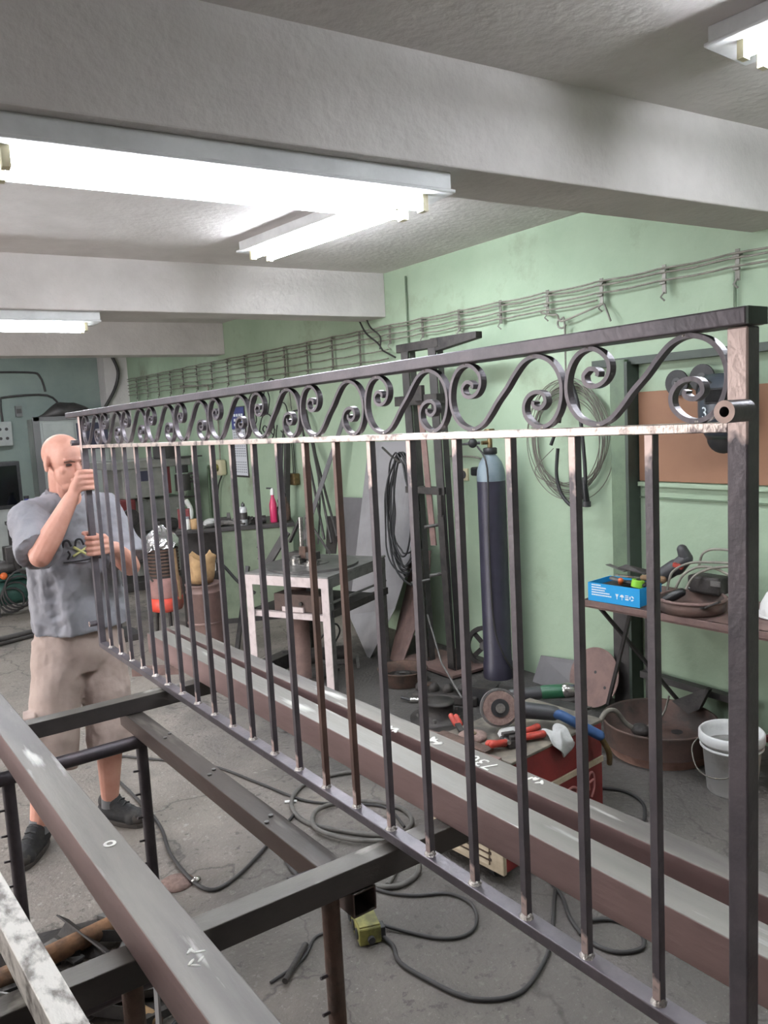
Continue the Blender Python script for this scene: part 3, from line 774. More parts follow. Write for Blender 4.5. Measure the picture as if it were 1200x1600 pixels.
# socks and shoes
def shoe(an, heel, toe, nm):
    an, heel, toe = V(an), V(heel), V(toe); d = (toe-heel); d.z = 0; ln = d.length; d.normalize()
    MB().tube([an+V(0, 0, .035), an, an-V(0, 0, .03)], [.036, .038, .04], 16).build('sock', M['sock'], man)
    b = MB()
    up = V(0, 0, 1)
    b.cap(heel+d*.035+up*.045, heel+d*.075+up*.045, .040, .042); b.cap(heel+d*.075+up*.040, toe-d*.045+up*.036, .042, .040)
    b.cap(heel+d*.04+up*.088, heel+d*.085+up*.085, .036, .038); b.cap(heel+d*.085+up*.075, toe-d*.075+up*.045, .038, .034)
    n_ = V(-d.y, d.x, 0)
    b.cap(toe-d*.062+up*.032+n_*.012, toe-d*.062+up*.032-n_*.012, .036, .036)
    o = b.build('shoe', M['shoe'], man); fuse(o, .005, 4)
    s_ = MB(); c = (heel+toe)/2
    pr = []
    for k in range(20):
        a = 2*math.pi*k/20; w = .046+.006*math.cos(a)
        pr.append(c + d*(math.cos(a)*ln*.5) + n_*(math.copysign(abs(math.sin(a))**.7, math.sin(a))*w) + up*.001)
    s_.prism(pr, (0, 0, .020)).build('sole', M['shoe_toe'], o, bevel=.004)
    t_ = MB(); t_.ell(toe-d*.052+up*.036, (.050, .042, .036), RZ(math.atan2(d.y, d.x)), 16, 10); t_.build('toe_cap', M['shoe_toe'], o)
    for k in range(4):
        c2 = heel+d*(.10+.024*k)+up*(.118-.013*k)
        MB().tube([c2-n_*.022-up*.006, c2+up*.002, c2+n_*.022-up*.006], .0035, 6).build('lace', M['black'], o)
shoe(LAn, (.850, 3.545, 0), (.985, 3.330, 0), 'l')
shoe(RAn, (.610, 3.500, 0), (.455, 3.300, 0), 'r')

# ================================================================ things on and along the green wall
# ---- strung cables and their brackets
def sag_line(z0, z1, ya, yb, x=3.615, sag=.012, seed=0):
    rr = random.Random(seed); pts = []; y = ya; step = .4
    k = 0
    while y < yb-.01:
        for t in (0, .25, .5, .75):
            yy = min(y+step*t, yb); u = (yy-ya)/(yb-ya)
            pts.append((x, yy, z0+(z1-z0)*u - sag*4*t*(1-t)*rr.uniform(.4, 1.4)))
        y += step
    pts.append((x, yb, z1)); return pts
cab = [('topmost thin cable strung along the green wall', 2.378, 2.425, 1.4, 11.2), ('second cable from the top strung along the green wall', 2.358, 2.395, 1.4, 11.2),
       ('third cable from the top strung along the green wall', 2.320, 2.345, 1.4, 11.2), ('fourth cable from the top strung along the green wall', 2.285, 2.300, 3.0, 11.2),
       ('fifth cable from the top, only along the far half of the wall', 2.215, 2.255, 5.0, 11.2), ('lowest cable, only along the far half of the wall', 2.150, 2.205, 5.0, 11.2)]
for i, (lb, z0, z1, ya, yb) in enumerate(cab):
    MB().tube(sag_line(z0, z1, ya, yb, 3.607, .006, i), .0052, 6).build('wall_cable', M['cable'], None, lb, 'cable', 'cables strung along the green wall')
ys = [1.78]+[2.175+.4*k for k in range(8)]+[5.39+.42*k for k in range(14)]
ORD = ['first', 'second', 'third', 'fourth', 'fifth', 'sixth', 'seventh', 'eighth', 'ninth', 'tenth', 'eleventh', 'twelfth', 'thirteenth', 'fourteenth']
for i, y in enumerate(ys):
    far = y > 5.0
    zl = 2.255-.0*y if not far else 2.13
    t = thing('cable_bracket', 'short cable bracket on the green wall, %s from the right picture edge' % ORD[i] if not far else 'tall ladder cable bracket on the green wall, %s beyond the second beam' % ORD[i-9], 'bracket', (3.63, y, zl), 0,
              'cable brackets near the camera' if not far else 'cable brackets along the far wall')
    zt_ = 2.40 if not far else 2.40+.003*(y-5)
    MB().bb((3.612, y-.011, zl), (3.618, y+.011, zt_)).build('strap', M['bracket'], t)
    MB().cyl((3.618, y, zt_-.02), (3.65, y, zt_-.02), .006, 8).build('wall_pin', M['bracket'], t)
    for z in ((2.378, 2.32) if not far else (2.38, 2.32, 2.23, 2.16)):
        MB().bb((3.598, y-.016, z-.016), (3.612, y+.016, z-.006)).build('clip', M['bracket'], t)
    MB().tube([(3.612, y, zl+.01), (3.60, y+.012, zl-.015), (3.612, y-.004, zl-.035)], .005, 6).build('hook', M['bracket'], t)
MB().tube(spline([(3.61, 2.96, 2.262), (3.60, 3.10, 2.23), (3.60, 3.24, 2.205), (3.60, 3.275, 2.215), (3.60, 3.29, 2.245), (3.60, 3.33, 2.25), (3.605, 3.42, 2.275)], 6), .006, 6).build('loose_cable_end', M['cable'], None, 'loose kinked cable hanging below the wall cables above the wire coil', 'cable')
MB().tube([(3.61, 2.955, 2.26), (3.60, 2.93, 2.22), (3.60, 2.905, 2.16)], .006, 6).build('short_cable_end', M['bracket'], None, 'short stub hanging from a bracket above the railing', 'cable')
b = MB(); b.tube(spline([(3.60, 3.225, 2.18), (3.60, 3.25, 2.165), (3.60, 3.28, 2.175), (3.60, 3.285, 2.205), (3.60, 3.26, 2.215), (3.60, 3.235, 2.20), (3.60, 3.235, 1.95), (3.60, 3.24, 1.84)], 6), .006, 8)
b.build('wall_hook', M['bracket'], None, 'long thin hook hanging from the wall cables down to the wire coil', 'hook')
for y, z0, z1, lb in ((2.20, 1.95, 2.30, 'thin vertical conduit above the steel column on the wall'), (4.775, 2.19, 2.72, 'thin vertical conduit beside the press frame top')):
    MB().cyl((3.635, y, z0), (3.635, y, z1), .007, 8).build('conduit', M['darkgreen'], None, lb, 'conduit')
MB().tube(spline([(3.600, 5.369, 2.494), (3.590, 5.258, 2.367), (3.580, 5.095, 2.276), (3.590, 5.054, 2.224), (3.600, 5.044, 2.208), (3.580, 4.873, 2.145)], 5), .007, 7).build('hanging_cable', M['cord'], None, 'dark cable drooping from the beam end onto the wall cables', 'cable')
MB().tube(spline([(3.600, 5.261, 2.485), (3.590, 5.184, 2.397), (3.580, 5.056, 2.320), (3.590, 5.079, 2.226)], 5), .006, 7).build('hanging_cable', M['cord'], None, 'second thinner dark cable drooping beside the first at the beam end', 'cable')
MB().tube(spline([(3.42, 11.26, 2.78), (3.50, 11.24, 2.55), (3.44, 11.25, 2.30), (3.26, 11.25, 2.02)], 5), .022, 8).build('cable_bunch', M['machine_dark'], None, 'thick dark cable bunch hanging in the far corner of the hall', 'cable')

# ---- coil of steel wire with a black torch lead
t = thing('wire_coil', 'large loose coil of steel wire hanging on the green wall', 'wire coil', (3.60, 3.24, 1.16))
rr = random.Random(3)
for k in range(14):
    ry, rz = .285+rr.uniform(-.045, .02), .325+rr.uniform(-.06, .03); cy, cz = 3.24+rr.uniform(-.025, .025), 1.52+rr.uniform(-.03, .02)
    ph = rr.uniform(0, 6)
    x_ = rr.uniform(-.02, .015); f_ = rr.uniform(0, 6)
    pts = [(3.605+x_+.006*math.sin(a*.2618*2+f_), cy+ry*math.cos(a*.2618+ph)*(1+.03*math.sin(a*.5236+f_)), cz+rz*math.sin(a*.2618+ph)) for a in range(24)]
    MB().tube(spline(pts, 2, True), .0026, 5, True).build('wire_loop', M['wire'], t)
MB().tube(spline([(3.580, 3.328, 1.469), (3.570, 3.464, 1.353), (3.570, 3.446, 1.294), (3.570, 3.301, 1.260), (3.570, 3.128, 1.285)], 5), .0026, 5).build('wire_end', M['wire'], t)
t = thing('welding_torch_lead', 'black welding lead looped over a hook with its connector hanging down', 'cable', (3.57, 3.2, 1.15))
MB().tube(spline([(3.560, 3.275, 1.470), (3.555, 3.286, 1.319), (3.555, 3.254, 1.206), (3.550, 3.164, 1.136), (3.550, 3.090, 1.196), (3.550, 3.064, 1.289), (3.550, 3.076, 1.507), (3.550, 3.098, 1.689), (3.560, 3.146, 1.818), (3.570, 3.192, 1.853), (3.560, 3.224, 1.767), (3.560, 3.259, 1.620)], 6), .011, 10).build('lead', M['black'], t)
MB().tube([(3.550, 3.073, 1.307), (3.550, 3.070, 1.252), (3.550, 3.058, 1.161), (3.550, 3.059, 1.142)], [.012, .017, .019, .016], 12).build('connector', M['blackgloss'], t)
MB().tube([(3.550, 3.058, 1.168), (3.550, 3.059, 1.138)], [.024, .024], 12).build('connector_collar', M['greyplastic'], t)
MB().tube([(3.560, 3.291, 1.561), (3.550, 3.320, 1.490)], [.009, .011], 10).build('clip_end', M['black'], t)

# ---- gas cylinder
gc = V(3.44, 3.73, 0)
t = thing('gas_cylinder', 'tall dark gas cylinder with pale dome standing against the green wall', 'gas cylinder', gc)
R_ = .090
MB().lathe([(R_*1.06, 0), (R_*1.06, .10), (R_, .11), (R_, 1.275)], gc, 32).build('body', M['cylbody'], t)
MB().lathe([(R_, 1.275), (R_, 1.30), (R_*.95, 1.345), (R_*.78, 1.392), (R_*.50, 1.428), (R_*.38, 1.438), (R_*.38, 1.45)], gc, 32).build('dome', M['cyltop'], t, label='pale blue-grey dome')
MB().lathe([(.040, 1.442), (.044, 1.446), (.044, 1.478), (.036, 1.483)], gc, 20).build('neck_ring', M['black'], t)
v = MB(); v.lathe([(.016, 1.48), (.016, 1.535), (.010, 1.54), (.010, 1.58)], gc, 14); v.cyl(gc+V(0, 0, 1.515), gc+V(-.05, .02, 1.515), .012, 12); v.build('valve', M['brass'], t)
w = MB(); w.lathe([(.030, 1.58), (.034, 1.586), (.034, 1.594), (.030, 1.60)], gc, 14); w.build('hand_wheel', M['brass'], t, bevel=.002)
rg = gc+V(-.075, .075, 1.515)
r = MB(); r.ell(rg, (.030, .030, .030), None, 14, 10); r.cyl(gc+V(-.045, .04, 1.515), rg, .010, 10); r.cyl(rg, rg+V(-.06, .06, -.005), .011, 10, .005); r.build('regulator', M['black'], t)
g = MB(); d = V(-.6, -.8, 0).normalized(); g.cyl(rg+V(0, 0, .075)-d*.012, rg+V(0, 0, .075)+d*.014, .030, 20); g.cyl(rg, rg+V(0, 0, .06), .006, 8); g.build('pressure_gauge', M['black'], t)
MB().tube(spline([rg+V(.01, -.03, -.02), gc+V(-.085, -.06, 1.36), gc+V(-.088, -.055, .9), gc+V(-.08, -.06, .4), gc+V(-.05, -.095, .2), gc+V(.03, -.11, .06), gc+V(.08, -.14, .012)], 6), .006, 8).build('gas_hose', M['cord'], t)
# socket and plug on the wall
t = thing('wall_socket', 'pale wall socket beside the gas cylinder', 'socket', (3.640, 4.201, 1.279))
p0 = V((3.645, 4.220, 1.283)); MB().box(p0, (.02, .085, .085)).build('plate', M['ivory'], t, bevel=.004); MB().cyl(p0+V(-.011, 0, 0), p0+V(-.014, 0, 0), .028, 18).build('socket_face', M['greyplastic'], t)
t = thing('wall_plug', 'black plug box on the wall left of the gas cylinder dome', 'plug', (3.620, 4.059, 1.311))
p0 = V((3.620, 4.052, 1.311)); MB().box(p0, (.06, .095, .06)).build('plug_body', M['blackgloss'], t, bevel=.012)
MB().tube(spline([(3.620, 4.005, 1.360), (3.625, 4.021, 1.393), (3.630, 4.136, 1.409), (3.635, 4.380, 1.411)], 5), .006, 8).build('plug_cable', M['cable'], t)

# ---- press frame standing against the wall
FX = 3.28
t = thing('press_frame', 'tall dark steel frame of two uprights standing before the green wall', 'steel frame', (FX, 4.15, 0))
def upright(ya, lean):
    b = MB()
    for dx, dy, sx, sy in ((-.02, 0, .006, .075), (.02, .034, .046, .006), (.02, -.034, .046, .006)):
        b.bar((FX+dx, ya+dy, 0), (FX+dx, ya+dy+lean, 2.17), sx, sy, (0, 1, 0))
    return b.build('upright', M['machine_dark'], t)
upright(4.27, .065); upright(3.98, .065)
MB().bb((FX-.025, 3.98, 2.13), (FX+.045, 4.42, 2.185)).build('head_beam', M['scrap'], t, bevel=.003)
MB().prism([(FX-.02, 4.06, 2.19), (FX-.02, 3.62, 2.185), (FX-.02, 3.62, 2.145), (FX-.02, 4.06, 2.10)], (.05, 0, 0)).build('head_arm', M['scrap'], t, bevel=.003)
MB().bb((FX-.045, 3.985, 1.775), (FX+.03, 4.44, 1.84)).build('cross_plate', M['scrap'], t, bevel=.003)
MB().bb((FX-.06, 4.12, 1.80), (FX-.03, 4.20, 1.90)).build('clamp_block', M['scrap'], t, bevel=.003)
MB().bb((FX-.05, 4.00, 1.19), (FX+.03, 4.36, 1.235)).build('cross_plate', M['scrap'], t, bevel=.003)
MB().bar((FX-.03, 4.175, 1.79), (FX-.03, 4.10, .85), .055, .008, (1, 0, 0)).build('guide_strip', M['rust_brown'], t, label='pinkish brown flat strip')
MB().bb((FX-.05, 3.98, 1.05), (FX-.03, 4.02, 1.19)).build('lug', M['scrap'], t)
for z, y in ((.98, 4.08), (.66, 4.05), (.58, 4.26)):
    MB().cyl((FX-.10, y+.02, z), (FX+.03, y-.02, z+.01), .011, 10).build('peg', M['scrap_grey'], t)
MB().bar((FX-.04, 4.00, 1.06), (FX-.04, 3.96, .05), .06, .010, (1, 0, 0)).build('guide_strip', M['scrap'], t)
MB().bb((3.17, 3.87, .012), (3.50, 4.44, .03)).build('base_plate', M['rust_brown'], t, bevel=.002)
b = MB(); b.bb((3.18, 3.88, 0), (3.23, 4.42, .012)); b.build('base_foot', M['scrap'], t); b = MB(); b.bb((3.44, 3.88, 0), (3.49, 4.42, .012)); b.build('base_foot', M['scrap'], t)
MB().tube([(3.150, 4.076, 0.404), (3.000, 3.763, 0.182), (2.900, 3.461, 0.061)], .006, 7).build('thin_rod', M['scrap_grey'], None, 'thin rod leaning slantwise across the foot of the press frame', 'rod')

# ---- cable coil on the wall and sheets leaning there
t = thing('cable_coil', 'big black cable coil hanging on the wall in front of the grey sheets', 'cable coil', (3.270, 4.560, 0.670))
rr = random.Random(11); c0 = V((3.270, 4.457, 1.080))
for k in range(9):
    ry, rz = rr.uniform(.10, .205), rr.uniform(.34, .44); ph = rr.uniform(-.2, .2)
    top = V(0, rr.uniform(-.02, .02), .38)
    pts = []
    for a in range(20):
        th = a/20*6.2832
        pts.append(c0 + V(rr.uniform(-.012, .012), ry*math.sin(th)*(1-.25*math.cos(th)) + ph*.1*math.cos(th), .38-rz+rz*math.cos(th)) + V(-.02+.005*k, 0, 0))
    MB().tube(spline(pts, 3, True), .0065, 6, True).build('cable_loop', M['black'], t)
MB().tube(spline([c0+V(-.02, .05, .30), c0+V(-.03, .14, .10), c0+V(-.04, .09, -.38), c0+V(-.03, -.08, -.53), c0+V(-.02, -.18, -.48)], 6), .0075, 8).build('cable_tail', M['black'], t)
MB().tube([(3.360, 4.787, 1.488), (3.260, 4.541, 1.436), (3.240, 4.419, 1.395)], .008, 8).build('hanger_rod', M['scrap'], t)
def plate(label, px, m, th=.004, name='steel_sheet', cat='steel sheet'):
    return MB().prism(px, (-th*.95, 0, -th*.3)).build(name, m, None, label, cat)
plate('tall light grey sheet with pointed lower corner leaning behind the cable coil', [(3.580, 5.281, 1.520), (3.580, 4.749, 1.526), (3.460, 4.578, 1.015), (3.360, 4.528, 0.661), (3.260, 4.590, 0.341), (3.060, 4.666, -0.015), (3.220, 5.154, 0.204), (3.380, 5.232, 0.574), (3.490, 5.238, 1.071)], M['sheet'])
plate('darker grey sheet behind the white framed table', [(3.600, 5.744, 1.055), (3.600, 5.237, 1.065), (3.380, 5.002, 0.200), (3.380, 5.500, 0.114)], M['sheet_dark'])
b = MB(); pa = spline([(3.500, 4.463, 0.741), (3.420, 4.408, 0.528), (3.320, 4.417, 0.266), (3.120, 4.377, -0.028)], 5); pb = spline([(3.500, 4.709, 0.715), (3.420, 4.652, 0.494), (3.320, 4.651, 0.224), (3.120, 4.516, -0.042)], 5)
k = len(pa); b.add(pa+pb+[p+V(.012, 0, 0) for p in pa]+[p+V(.012, 0, 0) for p in pb], [(i, i+1, k+i+1, k+i) for i in range(k-1)]+[(2*k+i+1, 2*k+i, 3*k+i, 3*k+i+1) for i in range(k-1)]+[(i+1, i, 2*k+i, 2*k+i+1) for i in range(k-1)]+[(k+i, k+i+1, 3*k+i+1, 3*k+i) for i in range(k-1)]+[(0, k, 3*k, 2*k), (k-1, 3*k-1, 4*k-1, 2*k-1)], True)
b.build('curved_strip', M['rust_brown'], None, 'curved pinkish brown sheet strip at the foot of the press frame', 'steel strip')
MB().bar((3.550, 5.582, 1.723), (3.300, 5.952, 0.711), .055, .006, (1, 0, 0)).build('flat_bar', M['sheet_dark'], None, 'broad grey flat bar leaning diagonally against the green wall', 'flat bar')
MB().prism([(3.500, 5.870, 0.893), (3.500, 5.672, 0.907), (3.420, 5.639, 0.601), (3.420, 5.795, 0.584)], (.01, 0, 0)).build('dark_offcut', M['scrap'], None, 'small dark plate offcut between the rods and the grey sheet', 'steel sheet')
for i, (a, e, lb) in enumerate((((3.600, 6.292, 1.811), (3.400, 5.657, 0.693), 'dark rod leaning on the wall, rightmost of the bundle'), ((3.600, 6.396, 1.729), (3.420, 5.802, 0.710), 'second dark rod from the right leaning on the wall'), ((3.600, 6.214, 1.525), (3.420, 5.592, 0.751), 'short dark rod leaning right of the bundle'), ((3.620, 6.617, 2.058), (3.600, 6.551, 1.821), 'short thin rod stub above the dark bar on the wall'))):
    MB().cyl(a, e, .011 if i < 3 else .004, 8).build('leaning_rod', M['machine_dark'], None, lb, 'rod', 'rods leaning on the green wall')
MB().tube(spline([(3.450, 6.599, 0.914), (3.550, 6.673, 1.531), (3.580, 6.637, 1.737), (3.600, 6.480, 1.813), (3.580, 6.264, 1.754), (3.560, 6.107, 1.470), (3.500, 5.972, 1.031), (3.420, 5.915, 0.654)], 6), .008, 8).build('long_hose', M['cord'], None, 'thin dark hose hung in a tall loop over a wall hook', 'hose')
MB().bar((3.560, 6.604, 1.530), (3.500, 6.622, 0.695), .045, .045, (1, 0, 0)).build('dark_bar', M['machine_dark'], None, 'thick dark bar standing upright right of the dark bottles', 'steel bar')
t = thing('wall_switch_box', 'small dirty switch box hanging on wires on the green wall', 'switch box', (3.600, 6.609, 1.126))
p0 = V((3.610, 6.620, 1.179)); MB().box(p0, (.07, .13, .11)).build('box', M['brass'], t, bevel=.012)
for dy in (-.02, .012): MB().cyl(p0+V(.01, dy, .05), p0+V(.02, dy+.02, .42), .004, 6).build('wire', M['cord'], t)
# wrought scroll sample hanging on the wall
t = thing('scroll_ornament', 'thin black wrought iron scroll ornament hanging on the green wall', 'ornament', (3.600, 7.266, 1.532))
def wl(pts, r=.006, cl=False): MB().tube(spline([PXv(*p) for p in pts], 5, cl), r, 6, cl).build('scroll_strand', M['black'], t)
def PXv(u, v):      # flat coordinates on the ornament (fractions of its 0.62 m width)
    return V(3.60, 7.08-(u-.5)*.86, 1.58+(v)*.55)
wl([(.02, .20), (.10, .42), (.22, .46), (.26, .30), (.18, .22), (.13, .32)]); wl([(.22, .46), (.10, .66), (.20, .80), (.30, .72), (.24, .60)])
wl([(.30, .05), (.40, .34), (.55, .40), (.66, .30), (.68, .08), (.58, -.06), (.44, -.04), (.34, .10)]); wl([(.46, .06), (.40, .14), (.46, .20), (.52, .13), (.50, -.02)]); wl([(.66, .02), (.58, .12), (.62, .20), (.70, .12)])
wl([(.55, .40), (.62, .66), (.58, .84), (.66, 1.0), (.78, .94), (.74, .80), (.66, .84)]); wl([(.55, .40), (.46, .62), (.50, .80), (.42, .92), (.34, .84)])
wl([(.68, .20), (.78, .50), (.90, .58), (1.0, .50), (1.04, .20)]); wl([(.76, .20), (.72, -.02), (.84, -.14), (.92, 0), (.84, .10)]); wl([(.90, .58), (.88, .76), (.94, .80)])
# poster calendar
t = thing('wall_calendar', 'blue and white calendar poster on the green wall', 'calendar', (3.640, 7.912, 1.136))
ya, yb, z0, z1 = 7.97, 7.64, 1.16, 1.905
MB().bb((3.642, yb, z0), (3.648, ya, z1)).build('backing_board', M['machine_dark'], t)
MB().bb((3.638, yb+.015, 1.67), (3.642, ya-.01, z1-.01)).build('blue_header', M['poster_blue'], t)
MB().bb((3.638, yb+.015, z0+.02), (3.642, ya-.01, 1.665)).build('paper_sheet', M['poster_white'], t)
MB().bb((3.6365, yb+.02, 1.545), (3.638, ya-.02, 1.565)).build('red_strip', M['poster_pink'], t)
for k in range(3):
    b = MB()
    for r_ in range(5):
        for c_ in range(6): b.bb((3.637, yb+.03+c_*.046, z0+.05+k*.17+r_*.026), (3.638, yb+.058+c_*.046, z0+.062+k*.17+r_*.026))
    b.build('printed_dates', M['poster_grey'], t, kind='stuff')
b = MB()
for r_ in range(3):
    for c_ in range(4): b.bb((3.637, yb+.04+c_*.06, 1.70+r_*.05), (3.638, yb+.082+c_*.06, 1.728+r_*.05))
b.build('printed_blocks', M['white_ink'], t, kind='stuff')
# junction with a yellow knob, conduit down to the bench
t = thing('yellow_wall_switch', 'small yellowish switch with conduits on the green wall above the bench', 'switch', (3.620, 8.312, 1.168))
p0 = V((3.600, 8.250, 1.257)); MB().box(p0, (.08, .15, .17)).build('box', M['ivory'], t, bevel=.02); MB().cyl(p0+V(-.04, 0, 0), p0+V(-.07, 0, 0), .04, 14).build('knob', M['yellowbox'], t)
MB().tube([p0+V(.01, .02, .08), p0+V(.03, .04, .55)], .010, 8).build('conduit_pipe', M['cable'], t); MB().tube(spline([p0+V(.01, .07, .02), p0+V(.02, .34, 0), p0+V(.02, .40, -.05), p0+V(.02, .42, -.62)], 4), .016, 8).build('conduit_pipe', M['darkgreen'], t)
MB().tube(spline([p0+V(.01, 0, -.08), p0+V(.0, .12, -.25), p0+V(.01, .20, -.6)], 4), .009, 8).build('cable_drop', M['cord'], t)
MB().tube(spline([(3.600, 9.242, 2.205), (3.600, 8.552, 2.169), (3.600, 8.430, 2.148), (3.600, 8.426, 2.077)], 4), .010, 8).build('bent_pipe', M['cable'], None, 'thin pipe bent downwards on the far green wall', 'pipe')

# ================================================================ right-hand corner: board, shelf, basin, bucket, welder
MB().bb((3.628, 1.3, 1.29), (3.65, 2.755, 1.768)).build('hardboard_panel', M['board'], None, 'brown hardboard panel on the green wall behind the right end of the railing', 'panel', bevel=.003)
for i, (y, z, r, lb) in enumerate(((2.497, 1.80, .066, 'black grinding disc hanging over the left top of the brown panel'), (2.355, 1.815, .068, 'black grinding disc hanging between the other disc and the welding helmet'))):
    t = thing('grinding_disc', lb, 'grinding disc', (3.60, y, z-r))
    MB().ring((3.596, y, z), (3.606, y, z), r, .010, 28).build('disc', M['black'], t)
    MB().ring((3.593, y, z), (3.596, y, z), .026, .010, 20).build('label_ring', M['greyplastic'], t)
    MB().cyl((3.585, y, z), (3.65, y, z), .006, 8).build('nail', M['scrap_grey'], t)
# welding helmet
hc = V(3.52, 2.190, 1.672)
t = thing('welding_helmet', 'dark blue-grey welding helmet hanging on the brown panel behind the railing post', 'helmet', hc-V(0, 0, .19))
vs = []; nu, nv = 18, 12
for j in range(nv+1):
    w = j/nv; z = .15-.30*w
    rx = .090*(1-.55*max(0, (w-.55)/.45)**2)*(1-.35*max(0, (.18-w)/.18)); ry = .108*(1-.35*max(0, (w-.6)/.4)**2)*(1-.3*max(0, (.18-w)/.18))
    for k in range(nu+1):
        a = math.pi*.5+math.pi*k/nu
        vs.append(hc + RZ(.25) @ V(rx*math.cos(a)*1.25, ry*math.sin(a), z))
fs = [(j*(nu+1)+k, j*(nu+1)+k+1, (j+1)*(nu+1)+k+1, (j+1)*(nu+1)+k) for j in range(nv) for k in range(nu)]
o = MB().add(vs, fs, True).build('shell', M['helmet'], t); so_ = o.modifiers.new('thick', 'SOLIDIFY'); so_.thickness = .006
MB().box(hc+RZ(.25) @ V(-.110, 0, .05), (.02, .105, .075), RZ(.25)).build('visor_frame', M['blackgloss'], t, bevel=.006)
MB().box(hc+RZ(.25) @ V(-.121, 0, .05), (.004, .088, .058), RZ(.25)).build('visor_glass', M['glass_dark'], t)
MB().tube(spline([hc+RZ(.25) @ V(.10*math.cos(a*.35-.2), .11*math.sin(a*.35-.2), .09+.03*math.sin(a)) for a in range(10)], 3), .014, 8).build('headband', M['black'], t)
MB().tube([hc+V(-.02, -.12, .10), hc+V(.0, -.13, .15), hc+V(.05, -.06, .19)], .014, 8).build('strap', M['black'], t)
MB().cyl(hc+V(.02, .125, .07), hc+V(.02, .145, .07), .022, 16).build('side_knob', M['black'], t)
text_mesh('painted_mark', '3', .075, M['white_ink'], t, Matrix.Translation(hc+RZ(.25) @ V(-.103, .055, -.05)) @ Matrix.Rotation(.25-math.pi/2-.55, 4, 'Z') @ Matrix.Rotation(math.pi/2, 4, 'X'), .001)
t = thing('face_mask', 'round black mask hanging under the welding helmet by the post', 'mask', (3.56, 2.22, 1.46))
MB().ell((3.56, 2.215, 1.52), (.05, .085, .075), None, 18, 12).build('mask_shell', M['black'], t)
MB().tube([(3.585, 2.17, 1.58), (3.60, 2.2, 1.66)], .006, 6).build('strap', M['black'], t)

# wall shelf
t = thing('wall_shelf', 'brown steel shelf on slanted rods at the wall, loaded with tools', 'shelf', (3.37, 1.95, .05))
SZ = .735
MB().prism([(3.085, 2.70, SZ-.03), (3.155, 1.10, SZ-.03), (3.60, 1.10, SZ-.03), (3.60, 2.76, SZ-.03)], (0, 0, .03)).build('shelf_plate', M['rust_brown'], t, bevel=.002)
MB().bar((3.10, 2.70, SZ-.02), (3.17, 1.10, SZ-.02), .012, .04).build('front_lip', M['rust_brown'], t)
for a, e in (((3.16, 2.46, SZ-.03), (3.30, 2.73, .12)), ((3.13, 2.64, SZ-.03), (3.55, 2.42, .10)), ((3.60, 2.70, SZ-.03), (3.60, 2.70, .0)), ((3.18, 1.3, SZ-.03), (3.6, 1.3, .2))):
    MB().bar(a, e, .016, .016, (0, 1, 0)).build('brace_rod', M['machine_dark'], t)
# blue card box
P0, P1 = V(3.090, 2.665, SZ+.002), V(3.118, 2.375, SZ+.002)
t = thing('blue_card_box', 'open bright blue cardboard tool box on the left end of the shelf', 'box', (3.16, 2.52, SZ))
d = (P1-P0); ln = d.length; d.normalize(); nn = V(-d.y, d.x, 0)
if nn.x < 0: nn = -nn
H_ = .092; W_ = .19
for (a, e) in ((P0, P1), (P0+nn*W_, P1+nn*W_)):
    MB().bar(a+V(0, 0, H_/2), e+V(0, 0, H_/2), .004, H_).build('side_panel', M['blue_card'], t)
for a in (P0+d*.002, P1-d*.002):
    MB().bar(a+V(0, 0, H_/2), a+nn*W_+V(0, 0, H_/2), .004, H_).build('end_panel', M['blue_card'], t)
MB().prism([P0, P1, P1+nn*W_, P0+nn*W_], (0, 0, .004)).build('bottom_panel', M['cardboard'], t)
f0 = P0-nn*.0024
for r_ in range(5):
    b = MB(); x = .022; rr = random.Random(40+r_)
    end = (.075, .105, .098, .125, .135)[r_]
    while x < end:
        w_ = rr.uniform(.007, .013); z = .083-.0125*r_
        b.bar(f0+d*x+V(0, 0, z), f0+d*min(x+w_, end)+V(0, 0, z), .0012, .0062); x += w_+.0016
    b.build('white_lettering', M['white_ink'], t, kind='stuff')
def fq(x, z, w_, h_): return [f0+d*(x-w_/2)+V(0, 0, z-h_/2), f0+d*(x+w_/2)+V(0, 0, z-h_/2), f0+d*(x+w_/2)+V(0, 0, z+h_/2), f0+d*(x-w_/2)+V(0, 0, z+h_/2)]
b = MB(); b.prism([f0+d*.158+V(0, 0, .052), f0+d*.176+V(0, 0, .052), f0+d*.169+V(0, 0, .036), f0+d*.169+V(0, 0, .026), f0+d*.165+V(0, 0, .026), f0+d*.165+V(0, 0, .036)], -nn*.0008); b.build('goblet_symbol', M['white_ink'], t)
b = MB(); b.prism([f0+d*(.195+.011*math.cos(a*.4488))+V(0, 0, .040+.012*math.sin(a*.4488)) for a in range(8)], -nn*.0008); b.prism(fq(.195, .033, .003, .016), -nn*.0008); b.build('umbrella_symbol', M['white_ink'], t)
b = MB(); b.prism(fq(.222, .050, .018, .004), -nn*.0008); b.prism(fq(.222, .042, .018, .004), -nn*.0008); b.prism(fq(.222, .032, .018, .008), -nn*.0008); b.build('stacking_symbol', M['white_ink'], t, kind='stuff')
b = MB(); c_ = f0+d*.248+V(0, 0, .040); u_, w_ = d, V(0, 0, 1)
for s_ in range(3):
    aa = [s_*2.094+.15+k*.3 for k in range(6)]
    b.prism([c_+(u_*math.cos(a)+w_*math.sin(a))*.0125 for a in aa]+[c_+(u_*math.cos(a)+w_*math.sin(a))*.0065 for a in aa[::-1]], -nn*.0008)
b.build('recycling_symbol', M['white_ink'], t, kind='stuff')
t = thing('tool_pouch', 'black tool pouch filling the bottom of the blue box', 'pouch', P0+d*(ln/2)+nn*(W_/2)+V(0, 0, .005))
